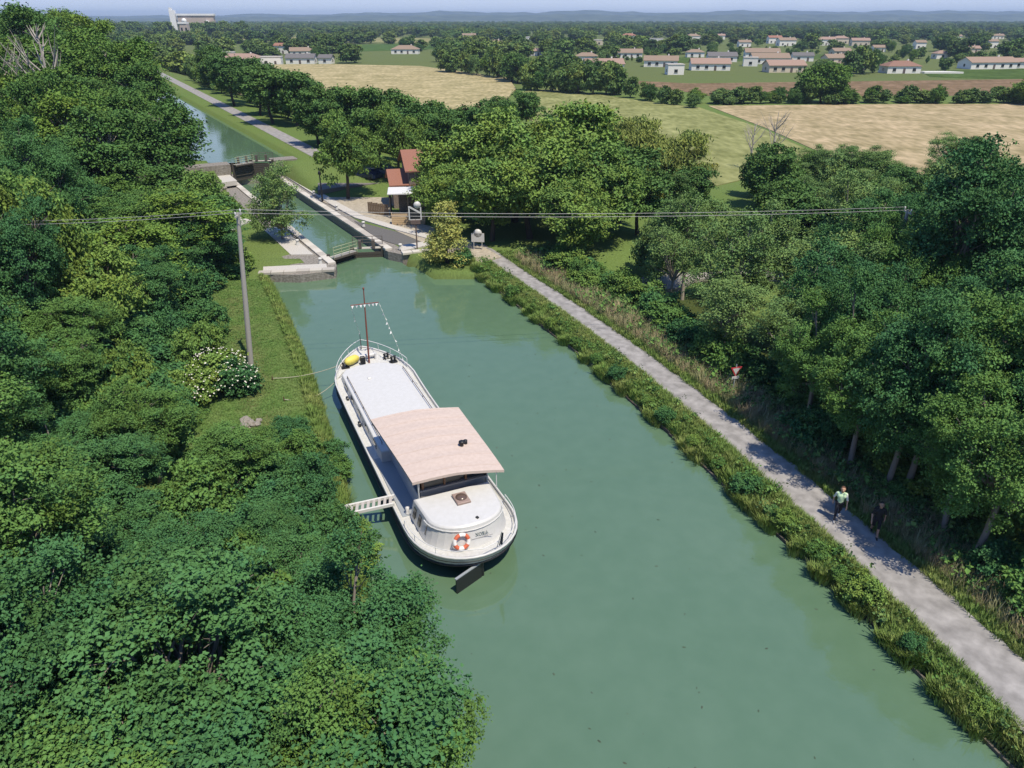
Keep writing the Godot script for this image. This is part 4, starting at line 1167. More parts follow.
func person(at: Vector3, turn: float, label: String, look: Dictionary, stride: float):
	var t := thing("person", label, "person", at, turn, "two walkers on the towpath")
	var top: Color = look.top
	var leg: Color = look.leg
	var shin: Color = look.shin
	var skin: Color = look.skin
	var shoe: Color = look.shoe
	var b := []
	var hip := Vector3(0, 0.93, 0)
	b.append([hip + Vector3(-0.07, 0, 0), hip + Vector3(0.07, 0, 0), 0.13, 0.13, leg])
	b.append([Vector3(0, 1.02, 0), Vector3(0, 1.2, -0.01), 0.13, 0.14, top])
	b.append([Vector3(-0.07, 1.3, -0.01), Vector3(0.07, 1.3, -0.01), 0.13, 0.13, top])
	b.append([Vector3(-0.15, 1.42, 0), Vector3(0.15, 1.42, 0), 0.07, 0.07, top])
	b.append([Vector3(0, 1.42, 0), Vector3(0, 1.55, -0.02), 0.055, 0.05, skin])
	b.append([Vector3(0, 1.6, -0.03), Vector3(0, 1.67, -0.01), 0.08, 0.095, skin])
	b.append([Vector3(0, 1.585, -0.075), Vector3(0, 1.57, -0.07), 0.04, 0.035, skin])
	b.append([Vector3(0, 1.64, -0.11), Vector3(0, 1.62, -0.125), 0.014, 0.018, skin])
	for sd in [-1.0, 1.0]:
		b.append([Vector3(sd * 0.095, 1.63, 0), Vector3(sd * 0.1, 1.65, 0.01), 0.015, 0.02, skin])
		var f: float = stride * sd
		var h2 := Vector3(sd * 0.09, 0.9, 0)
		var kn := Vector3(sd * 0.095, 0.5, -f * 0.55 - 0.03)
		var an := Vector3(sd * 0.1, 0.09 + (0.05 if f < 0 else 0.0), -f * 1.0 + (0.1 if f < 0 else 0.0))
		b.append([h2, kn, 0.095, 0.065, leg])
		b.append([kn, an, 0.06, 0.042, shin])
		b.append([an + Vector3(0, -0.045, 0.03), an + Vector3(0, -0.055, -0.15), 0.042, 0.035, shoe])
		var sh := Vector3(sd * 0.2, 1.4, 0)
		var el := Vector3(sd * 0.27, 1.12, f * 0.35 + 0.03)
		var wr := Vector3(sd * 0.27, 0.9, f * 0.75 - 0.08)
		b.append([sh, el, 0.055, 0.042, look.sleeve])
		b.append([el, wr, 0.04, 0.028, skin])
		b.append([wr, wr + Vector3(0, -0.07, -0.02), 0.03, 0.032, skin])
		for k in 4:
			b.append([wr + Vector3(0, -0.08, -0.045 + k * 0.022), wr + Vector3(-sd * 0.015, -0.155 - 0.012 * (1 - absf(k - 1.5)), -0.05 + k * 0.02), 0.01, 0.009, skin])
		b.append([wr + Vector3(-sd * 0.01, -0.04, -0.04), wr + Vector3(-sd * 0.02, -0.1, -0.07), 0.011, 0.01, skin])
	var m := mat("person_cloth", Vector3.ONE, 0.85)
	m.vertex_color_use_as_albedo = true
	obj("body", field_mesh(b, 0.02, 0.035), m, t)
	var hb := [[Vector3(0, 1.69, 0.02), Vector3(0, 1.66, 0.045), 0.098, 0.09, look.hair]]
	if look.long:
		hb.append([Vector3(0, 1.62, 0.06), Vector3(0.02, 1.45, 0.1), 0.075, 0.05, look.hair])
	obj("hair", field_mesh(hb, 0.02, 0.03), m, t)
	if look.has("bag"):
		var bb := [[Vector3(-0.06, 1.34, 0.18), Vector3(-0.06, 1.08, 0.19), 0.1, 0.12, look.bag], [Vector3(0.06, 1.34, 0.18), Vector3(0.06, 1.08, 0.19), 0.1, 0.12, look.bag]]
		obj("backpack", field_mesh(bb, 0.025, 0.04), m, t)
	return t

# ---------------------------------------------------------------- grass
func tuft_mesh(sd: int, blades: int, tall: float, wide: float, out: float) -> ArrayMesh:
	var r := RandomNumberGenerator.new()
	r.seed = sd
	var verts := PackedVector3Array()
	for k in blades:
		var a := r.randf() * TAU
		var d := Vector3(cos(a), 0, sin(a))
		var p := d * r.randf() * out
		var h := tall * r.randf_range(0.5, 1.1)
		var side := Vector3(-d.z, 0, d.x) * wide
		var bend := d * h * r.randf_range(0.15, 0.6)
		var mid := p + Vector3(0, h * 0.6, 0) + bend * 0.4
		verts.append(p - side); verts.append(p + side); verts.append(mid + side * 0.7)
		verts.append(p - side); verts.append(mid + side * 0.7); verts.append(mid - side * 0.7)
		verts.append(mid - side * 0.7); verts.append(mid + side * 0.7); verts.append(p + Vector3(0, h, 0) + bend)
	var arr := []
	arr.resize(Mesh.ARRAY_MAX)
	arr[Mesh.ARRAY_VERTEX] = verts
	var m := ArrayMesh.new()
	m.add_surface_from_arrays(Mesh.PRIMITIVE_TRIANGLES, arr)
	return m

func scatter(called: String, label: String, mesh: Mesh, m: Material, spots: Array, lo: float, hi: float, category := "grass"):
	var mm := MultiMesh.new()
	mm.transform_format = MultiMesh.TRANSFORM_3D
	mm.use_colors = true
	mm.mesh = mesh
	mm.instance_count = spots.size()
	for k in spots.size():
		var s := rng.randf_range(lo, hi)
		mm.set_instance_transform(k, Transform3D(Basis(Vector3.UP, rng.randf() * TAU).scaled(Vector3(s, s * rng.randf_range(0.8, 1.2), s)), spots[k]))
		var b := rng.randf_range(0.7, 1.2)
		var dry := clampf(noise.get_noise_2d(spots[k].x * 22.0, spots[k].z * 22.0) * 1.6 + rng.randf_range(-0.2, 0.35), -0.25, 0.8)
		mm.set_instance_color(k, Color(b * (1.0 + dry * 0.4), b * (1.0 + dry * 0.12), b * (1.0 + dry * 0.35)))
	var o := MultiMeshInstance3D.new()
	o.name = numbered(called)
	o.multimesh = mm
	o.material_override = m
	add_child(o)
	tag(o, label, category, "", "stuff")

func strip_spots(n: int, z0: float, z1: float, fl: Callable, fr: Callable, power := 1.0) -> Array:
	var o := []
	for k in n:
		var z := lerpf(z0, z1, pow(rng.randf(), power))
		var x := lerpf(fl.call(z), fr.call(z), rng.randf())
		o.append(P(x, z, gh(x, z) - 0.02))
	return o

func build_sky():
	var cam := Camera3D.new()
	cam.name = "camera"
	cam.fov = 55.95
	cam.far = 30000.0
	cam.near = 0.1
	cam.position = Vector3(0, 21.0, 0)
	cam.rotation_degrees = Vector3(-26.85, 0, 0)
	add_child(cam)
	cam.current = true
	var sun := DirectionalLight3D.new()
	sun.name = "sun"
	sun.light_energy = 1.55
	sun.light_color = Color(1.0, 0.955, 0.87)
	sun.light_angular_distance = 0.5
	sun.shadow_enabled = true
	add_child(sun)
	sun.look_at_from_position(Vector3(0.26, 0.9, 0.34) * 100, Vector3.ZERO)
	var env := Environment.new()
	env.background_mode = Environment.BG_SKY
	var sm := ProceduralSkyMaterial.new()
	sm.sky_top_color = Color(0.33, 0.5, 0.78)
	sm.sky_horizon_color = Color(0.87, 0.92, 1.0)
	sm.sky_curve = 0.12
	sm.ground_bottom_color = Color(0.2, 0.25, 0.15)
	sm.ground_horizon_color = Color(0.6, 0.68, 0.75)
	sm.sun_angle_max = 1.0
	sm.energy_multiplier = 1.0
	var cn := FastNoiseLite.new()
	cn.seed = 8
	cn.frequency = 0.012
	cn.fractal_octaves = 5
	var ci := cn.get_seamless_image(1024, 512)
	var cover := Image.create_empty(1024, 512, false, Image.FORMAT_RGBA8)
	for y in 512:
		for x in 1024:
			var v := ci.get_pixel(x, (y * 3) % 512).r
			cover.set_pixel(x, y, Color(1, 1, 1, clampf((v - 0.5) * 1.6, 0.0, 1.0)))
	sm.sky_cover = ImageTexture.create_from_image(cover)
	sm.sky_cover_modulate = Color(1, 1, 1, 0.22)
	var sky := Sky.new()
	sky.sky_material = sm
	env.sky = sky
	env.tonemap_mode = Environment.TONE_MAPPER_LINEAR
	env.tonemap_exposure = 1.06
	env.sdfgi_enabled = true
	env.ssao_enabled = true
	env.ssil_enabled = true
	env.fog_enabled = true
	env.fog_density = 0.00014
	env.fog_light_color = Color(0.72, 0.82, 0.95)
	var we := WorldEnvironment.new()
	we.name = "environment"
	we.environment = env
	add_child(we)

func build_water():
	var m := mat("canal_green", Vector3(0.106, 0.183, 0.112), 0.06)
	m.metallic_specular = 0.65
	m.albedo_texture = noise_tex("wt", 91, 0.012, Color(0.95, 0.965, 0.95), Color(1, 1, 1), 512, 5)
	m.normal_enabled = true
	m.normal_texture = bump_tex(5, 0.012, 3.0, 512, 4)
	m.normal_scale = 0.10
	m.uv1_triplanar = true
	m.uv1_world_triplanar = true
	m.uv1_scale = Vector3.ONE * 0.11
	var left := func(z: float) -> float: return cx(z) - (10.4 if z < 62.6 else 4.6)
	var right := func(z: float) -> float: return cx(z) + (10.4 if z < 62.6 else 4.6)
	var s := ribbon(-60, 62.5, 1.5, left, right, func(_z): return 0.0)
	for k in 30:
		pass
	s.set_smooth_group(0)
	quad(s, P(cx(62.5) - 10.4, 62.5), P(cx(62.7) - 10.4, 66.0), P(cx(62.7) + 10.4, 66.0), P(cx(62.5) + 10.4, 62.5))
	quad(s, P(cx(66.0) - 4.6, 66.0), P(cx(107.0) - 4.6, 107.0), P(cx(107.0) + 4.6, 107.0), P(cx(66.0) + 4.6, 66.0))
	struct("canal_water", s, m)
	var bits := []
	for k in 130:
		var z := lerpf(12.0, 60.0, pow(rng.randf(), 1.3))
		bits.append(P(cx(z) + rng.randf_range(-9.0, 9.2), z, 0.006))
	var fm := new_st()
	for k in 5:
		var a := TAU * k / 5.0
		var b := TAU * (k + 1) / 5.0
		tri(fm, Vector3(0, 0.012, 0), Vector3(cos(a) * 0.11, 0.0, sin(a) * 0.05), Vector3(cos(b) * 0.11, 0.0, sin(b) * 0.05))
	fm.generate_normals()
	var lm := mat("flotsam", Vector3(0.05, 0.075, 0.045), 0.8)
	lm.vertex_color_use_as_albedo = true
	scatter("floating_leaves", "small dark leaves and bits of weed floating on the canal", fm.commit(), lm, bits, 0.25, 0.75, "leaves")
	s = ribbon(107.2, 900, 20, func(z): return cx(z) - 13.4, func(z): return cx(z) + 8.4, func(_z): return 2.4)
	struct("upper_canal_water", s, m)

func build_paths():
	var tex := noise_tex("pa", 51, 0.014, Color(0.74, 0.74, 0.735), Color(1, 1, 1), 512, 7)
	var pm := mat("towpath_tarmac", Vector3(0.39, 0.375, 0.365), 0.92, tex, 0.16)
	var wob := func(z: float) -> float: return 0.12 * sin(z * 0.9) * sin(z * 2.3 + 1.0) + 0.05 * sin(z * 7.1)
	var s := ribbon(-10, 70.5, 0.5, func(z): return path_l(z) + wob.call(z), func(z): return path_r(z) + wob.call(z + 40.0), func(z): return maxf(gh((path_l(z) + path_r(z)) / 2, z), 0.6) + 0.035)
	struct("towpath", s, pm)
	s = ribbon(108, 420, 4, func(z): return cx(z) + 10.4 + 0.02 * (z - 108), func(z): return cx(z) + 13.4 + 0.02 * (z - 108), func(_z): return 3.04)
	struct("upper_towpath", s, pm)
	# timber edging of the east bank, plank by plank
	var em := [mat("edge_a", Vector3(0.07, 0.06, 0.05), 0.9), mat("edge_b", Vector3(0.12, 0.105, 0.085), 0.9), mat("edge_c", Vector3(0.09, 0.07, 0.055), 0.9)]
	var ed := Node3D.new()
	ed.name = "bank_edging"
	ed.set_meta("kind", "structure")
	add_child(ed)
	var z := 10.0
	while z < 61.0:
		var e := z + rng.randf_range(1.5, 2.4)
		var j := rng.randf_range(-0.12, 0.08)
		var st := new_st()
		beam(st, P(bank(z) - 0.06 + j, z, -0.1 + rng.randf_range(-0.05, 0.05)), P(bank(e) - 0.06 + j, e - 0.04, -0.1 + rng.randf_range(-0.05, 0.05)), 0.07, 0.5)
		obj("plank", st, em[rng.randi() % 3], ed)
		if rng.randf() < 0.6:
			st = new_st()
			tube(st, [P(bank(z) - 0.16, z, -0.5), P(bank(z) - 0.15, z, 0.22 + rng.randf() * 0.14)], [0.07, 0.06], 6)
			obj("stake", st, em[rng.randi() % 3], ed)
		z = e
	# gravel lane and stone heap in the low meadow
	s = new_st()
	slab(s, ground_outline([[11.0, 63.2], [12.6, 61.2], [14.8, 61.8], [17.0, 64.2], [24.0, 64.8], [34.0, 64.2], [34.0, 66.4], [24.0, 66.8], [16.0, 66.2], [12.4, 65.2]]), -1.2, -0.62)
	struct("gravel_lane", s, mat("gravel_pale", Vector3(0.52, 0.49, 0.44), 0.95, noise_tex("gp", 54, 0.2, Color(0.6, 0.59, 0.57), Color(1, 1, 1), 256, 3), 0.9))
	s = new_st()
	slab(s, ground_outline([[26, 52], [40, 50], [46, 58], [30, 61]]), -1.2, -0.8)
	struct("mown_lawn", s, mat("lawn_green", Vector3(0.12, 0.24, 0.07), 0.9, noise_tex("lg", 55, 0.05, Color(0.8, 0.82, 0.75), Color(1, 1, 1), 128, 4), 0.5))

func build_fields():
	var look := {
		"wheat_field": [Vector3(0.66, 0.54, 0.33), 0.06], "meadow": [Vector3(0.43, 0.43, 0.2), 0.05], "barley_field": [Vector3(0.66, 0.51, 0.34), 0.06],
		"ploughed_field": [Vector3(0.36, 0.24, 0.165), 0.08], "village_lawn": [Vector3(0.13, 0.2, 0.06), 0.05], "stubble_field": [Vector3(0.46, 0.42, 0.22), 0.03], "green_field": [Vector3(0.13, 0.22, 0.07), 0.03]}
	var tex := noise_tex("fi", 61, 0.012, Color(0.76, 0.78, 0.72), Color(1, 1, 1), 512, 6)
	var fine := noise_tex("fj", 62, 0.06, Color(0.72, 0.74, 0.7), Color(1, 1, 1), 256, 5, 3)
	for f in FIELDS:
		var s := new_st()
		slab(s, ground_outline(f[2]), -1.4, -1.0 + f[1])
		var l: Array = look[f[0]]
		var m := mat("crop_" + f[0], l[0], 0.95, tex, 0.012)
		m.metallic_specular = 0.1
		m.detail_enabled = true
		m.detail_blend_mode = BaseMaterial3D.BLEND_MODE_MUL
		m.detail_albedo = fine
		struct(f[0], s, m)

func build_village():
	var tex := noise_tex("tl", 71, 0.1, Color(0.75, 0.73, 0.7), Color(1, 1, 1), 128, 4)
	var white := mat("render_white", Vector3(0.78, 0.76, 0.72), 0.9)
	var cream := mat("render_cream", Vector3(0.62, 0.54, 0.43), 0.9)
	var roofs := {"t": Vector3(0.36, 0.27, 0.2), "p": Vector3(0.43, 0.3, 0.24), "g": Vector3(0.19, 0.185, 0.19), "r": Vector3(0.4, 0.2, 0.14), "w": Vector3(0.62, 0.6, 0.57), "h": Vector3(0.33, 0.19, 0.14), "l": Vector3(0.4, 0.29, 0.22)}
	var text := {"t": "bungalow with tan tiled roof among the far village gardens", "p": "low house with pinkish tiled roof in the far village", "g": "house with dark grey roof in the far village", "r": "two-storey house with red tiled roof far beyond the fields", "w": "white flat-roofed building standing beyond the fields", "h": "white bungalow with brown hipped roof behind the reddish ploughed field", "l": "very long white bungalow with pale tiled roof beside a green lawn"}
	for h in HOUSES:
		var k: String = h[3]
		var hh := 3.0
		if k == "r": hh = 5.2
		elif k == "w": hh = 4.0
		elif h[1] > 600: hh = rng.randf_range(3.6, 5.5)
		var kind := "hip" if k == "h" else ("flat" if k == "w" else ("gable" if rng.randf() < 0.75 else "hip"))
		var w: float = max(h[2], 7.0)
		house("village_house", text[k], "" if k in ["h", "l"] else "houses of the far village, " + text[k].split(" ")[0] + " " + k.replace("t", "tan roof").replace("p", "pink roof").replace("g", "grey roof"), P(h[0], h[1] + 4.0, -1.0), rng.randf_range(-0.22, 0.22) if k != "h" else 0.05, w, clampf(w * 0.55, 6.0, 10.0), hh, kind, cream if rng.randf() < 0.22 else white, mat("roof_" + k, roofs[k], 0.85, tex, 0.8), int(clampf(w / 4.0, 1, 5)))
	# terrace wall of the hipped bungalow
	var s := new_st()
	var bg: Array = HOUSES[37]
	slab(s, ground_outline([[bg[0] + 9, bg[1] - 1], [bg[0] + 26, bg[1] - 1.5], [bg[0] + 20, bg[1] + 3.5], [bg[0] + 9, bg[1] + 3.5]]), -1.2, -0.2)
	tag(obj("terrace", s, white), "white paved terrace beside the bungalow with brown hipped roof", "terrace")
	# the white works far off, and the pale tower in front of it
	var fx := thing("factory", "large white industrial works with tower and round tank above the distant trees", "factory", P(-430, 1050, -1.0), 0.2)
	s = new_st(); box(s, Vector3(20, 12.0, 0), Vector3(44, 26, 14)); obj("main_hall", s, mat("works_beige", Vector3(0.45, 0.38, 0.33), 0.9), fx)
	s = new_st(); box(s, Vector3(20, 25.9, 0), Vector3(46, 2.2, 16)); obj("roof", s, mat("works_white", Vector3(0.8, 0.8, 0.8), 0.7), fx)
	s = new_st(); box(s, Vector3(-8, 15.0, 2), Vector3(7, 32, 7)); box(s, Vector3(-9.5, 32, 2), Vector3(3, 4, 6)); obj("tower", s, mat("works_white"), fx)
	s = new_st(); lathe(s, [Vector2(0, 22), Vector2(2.4, 21), Vector2(3.3, 18.5), Vector2(2.4, 16), Vector2(1.0, 15), Vector2(1.0, 0)], 14, Vector3(6, 0, 10)); obj("round_tank", s, mat("works_white"), fx)
	s = new_st(); beam(s, Vector3(30, 10, 9), Vector3(35, 19, 9), 3.0, 4.0); obj("conveyor", s, mat("works_white"), fx)
	for k in 34:
		var fz := rng.randf_range(930.0, 1010.0)
		plant("far", lerpf(-520.0, -330.0, (k + rng.randf()) / 34.0), fz, rng.randf_range(6.5, 9.0), rng.randf_range(15.5, 20.5), "belt_tree", "big tree in the belt in front of the white works", "tree", "tree belt before the works")
	var tw := thing("stone_tower", "pale square tower with openings in front of the white works", "tower", P(-345, 850, -1.0), 0.1)
	s = new_st(); box(s, Vector3(0, 8, 0), Vector3(8, 17, 8)); obj("body", s, mat("works_beige"), tw)
	s = new_st(); box(s, Vector3(-1, 17.4, 0), Vector3(9, 1.6, 9)); obj("parapet", s, mat("works_white"), tw)
	for x in [-2.2, 2.2]:
		s = new_st(); box(s, Vector3(x, 11, 4.03), Vector3(1.8, 4, 0.12)); obj("window", s, mat("dark_glass"), tw)
	# hills on the horizon, in two ranges
	for k in 2:
		var far: float = [5200.0, 7600.0][k]
		var st := new_st()
		st.set_smooth_group(0)
		var rows := []
		for j in 7:
			var row := []
			for i in 121:
				var x := lerpf(-far * 0.95, far * 0.95, i / 120.0)
				var f := sin(PI * j / 6.0)
				var n := noise.get_noise_2d(x * 0.06 + k * 900, 77.0) * 0.5 + 0.55
				var n2 := noise.get_noise_2d(x * 0.4 + k * 500, j * 40.0)
				var side := ss(-far * 0.55, far * 0.1, x)
				row.append(P(x, far + j * 160.0, -2.0 + f * ([62.0, 112.0][k] * (0.45 + 0.45 * side) * (0.55 + 0.5 * n) + 12.0 * n2)))
			rows.append(row)
		for j in 6:
			for i in 120:
				quad(st, rows[j][i], rows[j + 1][i], rows[j + 1][i + 1], rows[j][i + 1])
		struct("hill_range", st, mat("hill_woods", Vector3(0.12, 0.15, 0.09), 0.95, noise_tex("hw", 75, 0.02, Color(0.45, 0.55, 0.45), Color(1, 1, 0.95), 256, 5), 0.0012))

func build_trees():
	var bark := mat("bark_grey", Vector3(0.11, 0.09, 0.07), 0.95, noise_tex("bk", 81, 0.08, Color(0.6, 0.6, 0.6), Color(1, 1, 1), 128, 4), 1.5)
	var pale_bark := mat("bark_pale", Vector3(0.3, 0.27, 0.23), 0.95)
	var maple := [leaf_mat("maple_a", Vector3(0.085, 0.2, 0.068)), leaf_mat("maple_b", Vector3(0.07, 0.178, 0.066)), leaf_mat("maple_c", Vector3(0.12, 0.235, 0.062))]
	var plane := [leaf_mat("plane_a", Vector3(0.12, 0.225, 0.052)), leaf_mat("plane_b", Vector3(0.092, 0.19, 0.052)), leaf_mat("plane_c", Vector3(0.16, 0.265, 0.052))]
	var walnut := [leaf_mat("walnut_a", Vector3(0.19, 0.3, 0.07)), leaf_mat("walnut_b", Vector3(0.155, 0.265, 0.066))]
	var dark := [leaf_mat("dark_a", Vector3(0.085, 0.175, 0.052)), leaf_mat("dark_b", Vector3(0.105, 0.2, 0.056))]
	var ash := [leaf_mat("ash_a", Vector3(0.19, 0.3, 0.1)), leaf_mat("ash_b", Vector3(0.155, 0.26, 0.085))]
	var will := [leaf_mat("willow_a", Vector3(0.28, 0.34, 0.095))]
	var far_l := [leaf_mat("far_a", Vector3(0.11, 0.19, 0.062)), leaf_mat("far_b", Vector3(0.135, 0.22, 0.064)), leaf_mat("far_c", Vector3(0.17, 0.25, 0.07))]
	grow("maple", 4, {"r": 4.0, "ry": 4.3, "hc": 6.4, "lobes": 34, "lmin": 0.15, "lmax": 0.33, "leaves": 60000, "leaf": 0.115, "per": 15, "spray": 0.22, "tip_r": 0.068, "trunk": 0.2}, maple, mat("bark_maple", Vector3(0.24, 0.21, 0.18), 0.95))
	grow("plane", 3, {"r": 5.6, "ry": 7.0, "hc": 11.5, "lobes": 34, "lmin": 0.15, "lmax": 0.34, "leaves": 24000, "leaf": 0.32, "per": 16, "spray": 0.7, "trunk": 0.4}, plane, pale_bark)
	grow("walnut", 2, {"r": 4.8, "ry": 3.8, "hc": 5.6, "lobes": 24, "lmin": 0.2, "lmax": 0.38, "leaves": 17000, "leaf": 0.32, "per": 16, "spray": 0.5, "trunk": 0.26, "wide": 0.3, "droop": 0.25}, walnut, bark)
	grow("dark", 3, {"r": 4.0, "ry": 4.4, "hc": 5.8, "lobes": 22, "lmin": 0.2, "lmax": 0.38, "leaves": 13000, "leaf": 0.32, "per": 14, "spray": 0.5, "trunk": 0.24}, dark, bark)
	grow("ash", 3, {"r": 3.6, "ry": 4.8, "hc": 6.8, "lobes": 26, "lmin": 0.14, "lmax": 0.3, "leaves": 15000, "leaf": 0.19, "per": 14, "spray": 0.4, "trunk": 0.17, "wide": 0.3}, ash, pale_bark)
	grow("willow", 1, {"r": 4.2, "ry": 3.8, "hc": 4.6, "lobes": 13, "leaves": 12000, "leaf": 0.42, "per": 14, "spray": 0.5, "trunk": 0.25, "wide": 0.16, "droop": 1.0}, will, bark)
	grow("far", 4, {"r": 4.2, "ry": 4.0, "hc": 4.0, "lobes": 12, "leaves": 3400, "leaf": 0.75, "per": 8, "spray": 0.7, "trunk": 0.25, "fine": false}, far_l, bark)
	grow("bushy", 3, {"r": 3.4, "ry": 3.2, "hc": 3.1, "lobes": 26, "lmin": 0.18, "lmax": 0.36, "leaves": 13000, "leaf": 0.26, "per": 14, "spray": 0.4, "trunk": 0.15}, dark + plane + ash, bark)
	grow("bush", 3, {"r": 2.3, "ry": 1.9, "hc": 1.8, "lobes": 22, "lmin": 0.18, "lmax": 0.36, "leaves": 16000, "leaf": 0.14, "per": 15, "spray": 0.22, "trunk": 0.08}, maple, bark)
	grow("shrub", 3, {"r": 1.5, "ry": 1.1, "hc": 1.0, "lobes": 9, "leaves": 5000, "leaf": 0.15, "per": 18, "spray": 0.22, "trunk": 0.05}, maple + walnut, bark)
	grow("cone", 1, {"r": 1.75, "ry": 2.6, "hc": 2.75, "lobes": 22, "cone": true, "leaves": 20000, "leaf": 0.15, "per": 14, "spray": 0.26, "tips": 36, "tip_r": 0.1, "trunk": 0.14, "wide": 0.3}, [leaf_mat("golden_cone", Vector3(0.4, 0.43, 0.13), 0.4)], bark)

	# --- the wood on the west bank
	var spots := []
	var tries := 0
	while tries < 9000:
		tries += 1
		var z := rng.randf_range(-4.0, 62.0) if rng.randf() < 0.5 else rng.randf_range(62.0, 300.0)
		var x := rng.randf_range(-0.86 * (z + 16.0) - 6.0, cx(z) - 10.0)
		var u := x - cx(z)
		var r := 3.6
		var lim := -11.6
		if z > 16.0: lim = -13.6
		if z > 21.0: lim = -14.5
		if z > 29.5 and z < 58.0: lim = -19.5
		if z > 29.5 and z < 42.0: lim = -23.5
		if z >= 58.0: lim = -13.0
		if z > 74.0: lim = -11.5
		if z > 74.0: r = 3.9
		if z > 108.0: lim = -14.2
		if z > 108.0: r = 5.8
		if u > lim: continue
		r *= rng.randf_range(0.8, 1.2)
		var ok := true
		for q in spots:
			if absf(q.x - x) < 14.0 and Vector2(q.x - x, q.y - z).length() < (q.z + r) * (0.55 if z < 62 else 0.6):
				ok = false
				break
		if not ok: continue
		spots.append(Vector3(x, z, r))
	for q in spots:
		var u: float = q.x - cx(q.y)
		if q.y < 40.0:
			var low := 0.62 if u > -25 and q.y > 17.0 else 1.0
			plant("maple", q.x, q.y, q.z * (1.05 if low == 1.0 else 0.8), rng.randf_range(7.4, 11.2) * low, "maple_tree", "maple in the thick wood along the moored barge's bank", "tree", "maples of the barge-side wood")
		elif q.y < 74.0:
			var kd: String = ["maple", "dark", "walnut", "plane"][rng.randi() % 4]
			var tl := rng.randf_range(10.5, 14.0) if u < -26 else rng.randf_range(5.5, 8.0)
			plant(kd, q.x, q.y, q.z * 1.1, tl, "woodland_tree", "leafy tree in the wood behind the grey utility pole", "tree", "woodland behind the utility pole")
		elif q.y < 108.0:
			plant("plane", q.x, q.y, q.z * 1.15, rng.randf_range(13.5, 17.5) if u < -22 else rng.randf_range(10.5, 14.0), "plane_tree", "tall plane tree in the wood west of the lock chamber", "tree", "planes west of the lock")
		else:
			plant("plane", q.x, q.y, q.z * 1.1, rng.randf_range(16.5, 21.5), "canal_plane_tree", "tall plane tree lining the west bank of the upper canal", "tree", "planes along the upper canal")
	for q in [[-4.6, 15.8, 3.1, 7.2], [-7.9, 19.6, 2.2, 4.6], [-9.8, 23.2, 1.7, 3.4], [-3.6, 11.8, 2.8, 7.6]]:
		plant("maple", q[0], q[1], q[2], q[3], "maple_tree", "maple leaning out over the water behind the barge's stern", "tree", "maples over the water astern")
	plant("plane", -27.2, 60.5, 3.9, 8.2, "round_tree", "round-headed tree on the bank between the utility pole and the lock", "tree", "")
	for k in 110:
		var z := rng.randf_range(6.0, 60.0)
		var u := rng.randf_range(-34.0, -12.0 if z < 26.0 else (-23.5 if z < 42 else -21.0))
		var x := cx(z) + u
		if x < -0.8 * (z + 10.0): continue
		plant("bush", x, z, rng.randf_range(1.7, 2.8), rng.randf_range(2.4, 4.4), "undergrowth_bush", "large bush filling the undergrowth of the barge-side wood", "bush", "undergrowth of the barge-side wood")
	# --- named groups
	for q in RIGHT_TREES:
		var tall: float = {"maple": 1.05, "ash": 1.0}[q[0]] * clampf(q[3] * 2.9, 6.0, 15.0)
		plant(q[0], q[1] + (2.6 if q[0] == "ash" else 0.0), q[2], q[3] * 1.12, tall * (1.12 if q[0] == "ash" else 1.12), "maple_tree" if q[0] == "maple" else "ash_tree", "maple overhanging the walkers' side of the towpath" if q[0] == "maple" else "slender ash between the towpath and the gravel lane", "tree", "maples beside the towpath" if q[0] == "maple" else "ashes beside the towpath")
	for q in MIDDLE_TREES:
		plant(q[0], q[1], q[2], q[3] * (1.4 if q[0] == "walnut" else 1.2), clampf(q[3] * 2.4, 7.0, 12.5), {"walnut": "walnut_tree", "dark": "oak_tree", "willow": "willow_tree"}[q[0]], {"walnut": "walnut between the lock house and the towpath", "dark": "oak behind the walnuts", "willow": "yellowish willow at the edge of the olive-coloured meadow"}[q[0]], "tree", {"walnut": "walnuts by the lock", "dark": "oaks behind the walnuts", "willow": "willows at the meadow edge"}[q[0]])
	for q in LOCK_TREES:
		plant(q[0], q[1], q[2], q[3] * 1.12, clampf(q[3] * 2.8, 6.0, 12.5), "lime_tree" if q[0] == "walnut" else "oak_tree", "lime tree shading the yard behind the lock" if q[0] == "walnut" else "oak in the row between the lock yard and the wheat field", "tree", "limes in the lock yard" if q[0] == "walnut" else "oak row behind the lock")
	for k in 60:
		var z := rng.randf_range(114.0, 260.0)
		var x := cx(z) + rng.randf_range(18.5, 34.0) + 0.02 * (z - 108)
		plant("bushy", x, z, rng.randf_range(2.4, 4.2), rng.randf_range(5.0, 9.0), "embankment_bush", "bushy tree hugging the upper towpath's embankment above the wheat", "tree", "bushy trees of the upper embankment")
	for q in TOWPATH_TREES:
		plant(q[0], q[1], q[2], q[3] * 1.15, clampf(q[3] * 2.7, 7.0, 12.0), "oak_tree", "bushy tree on the embankment of the upper towpath", "tree", "trees on the upper embankment")
	for q in [[25.2, 47.2, 3.2, 12.2], [28.2, 48.4, 3.2, 12.8], [26.4, 45.6, 3.2, 11.5], [23.0, 46.2, 2.8, 9.5]]:
		plant("maple" if q[3] > 10.0 else "ash", q[0], q[1], q[2], q[3], "pole_tree", "tree growing round the far utility pole", "tree", "ashes round the far pole")
	for q in [[17.9, 28.6, 3.0, 11.0], [17.4, 34.4, 2.8, 10.5], [24.5, 21.5, 3.0, 7.0], [21.6, 25.6, 3.0, 9.0]]:
		plant("maple", q[0], q[1], q[2], q[3], "maple_tree", "maple on the slope beside the two walkers", "tree", "maples near the walkers")
	# filling wood behind the near trees on the east side
	var back := []
	tries = 0
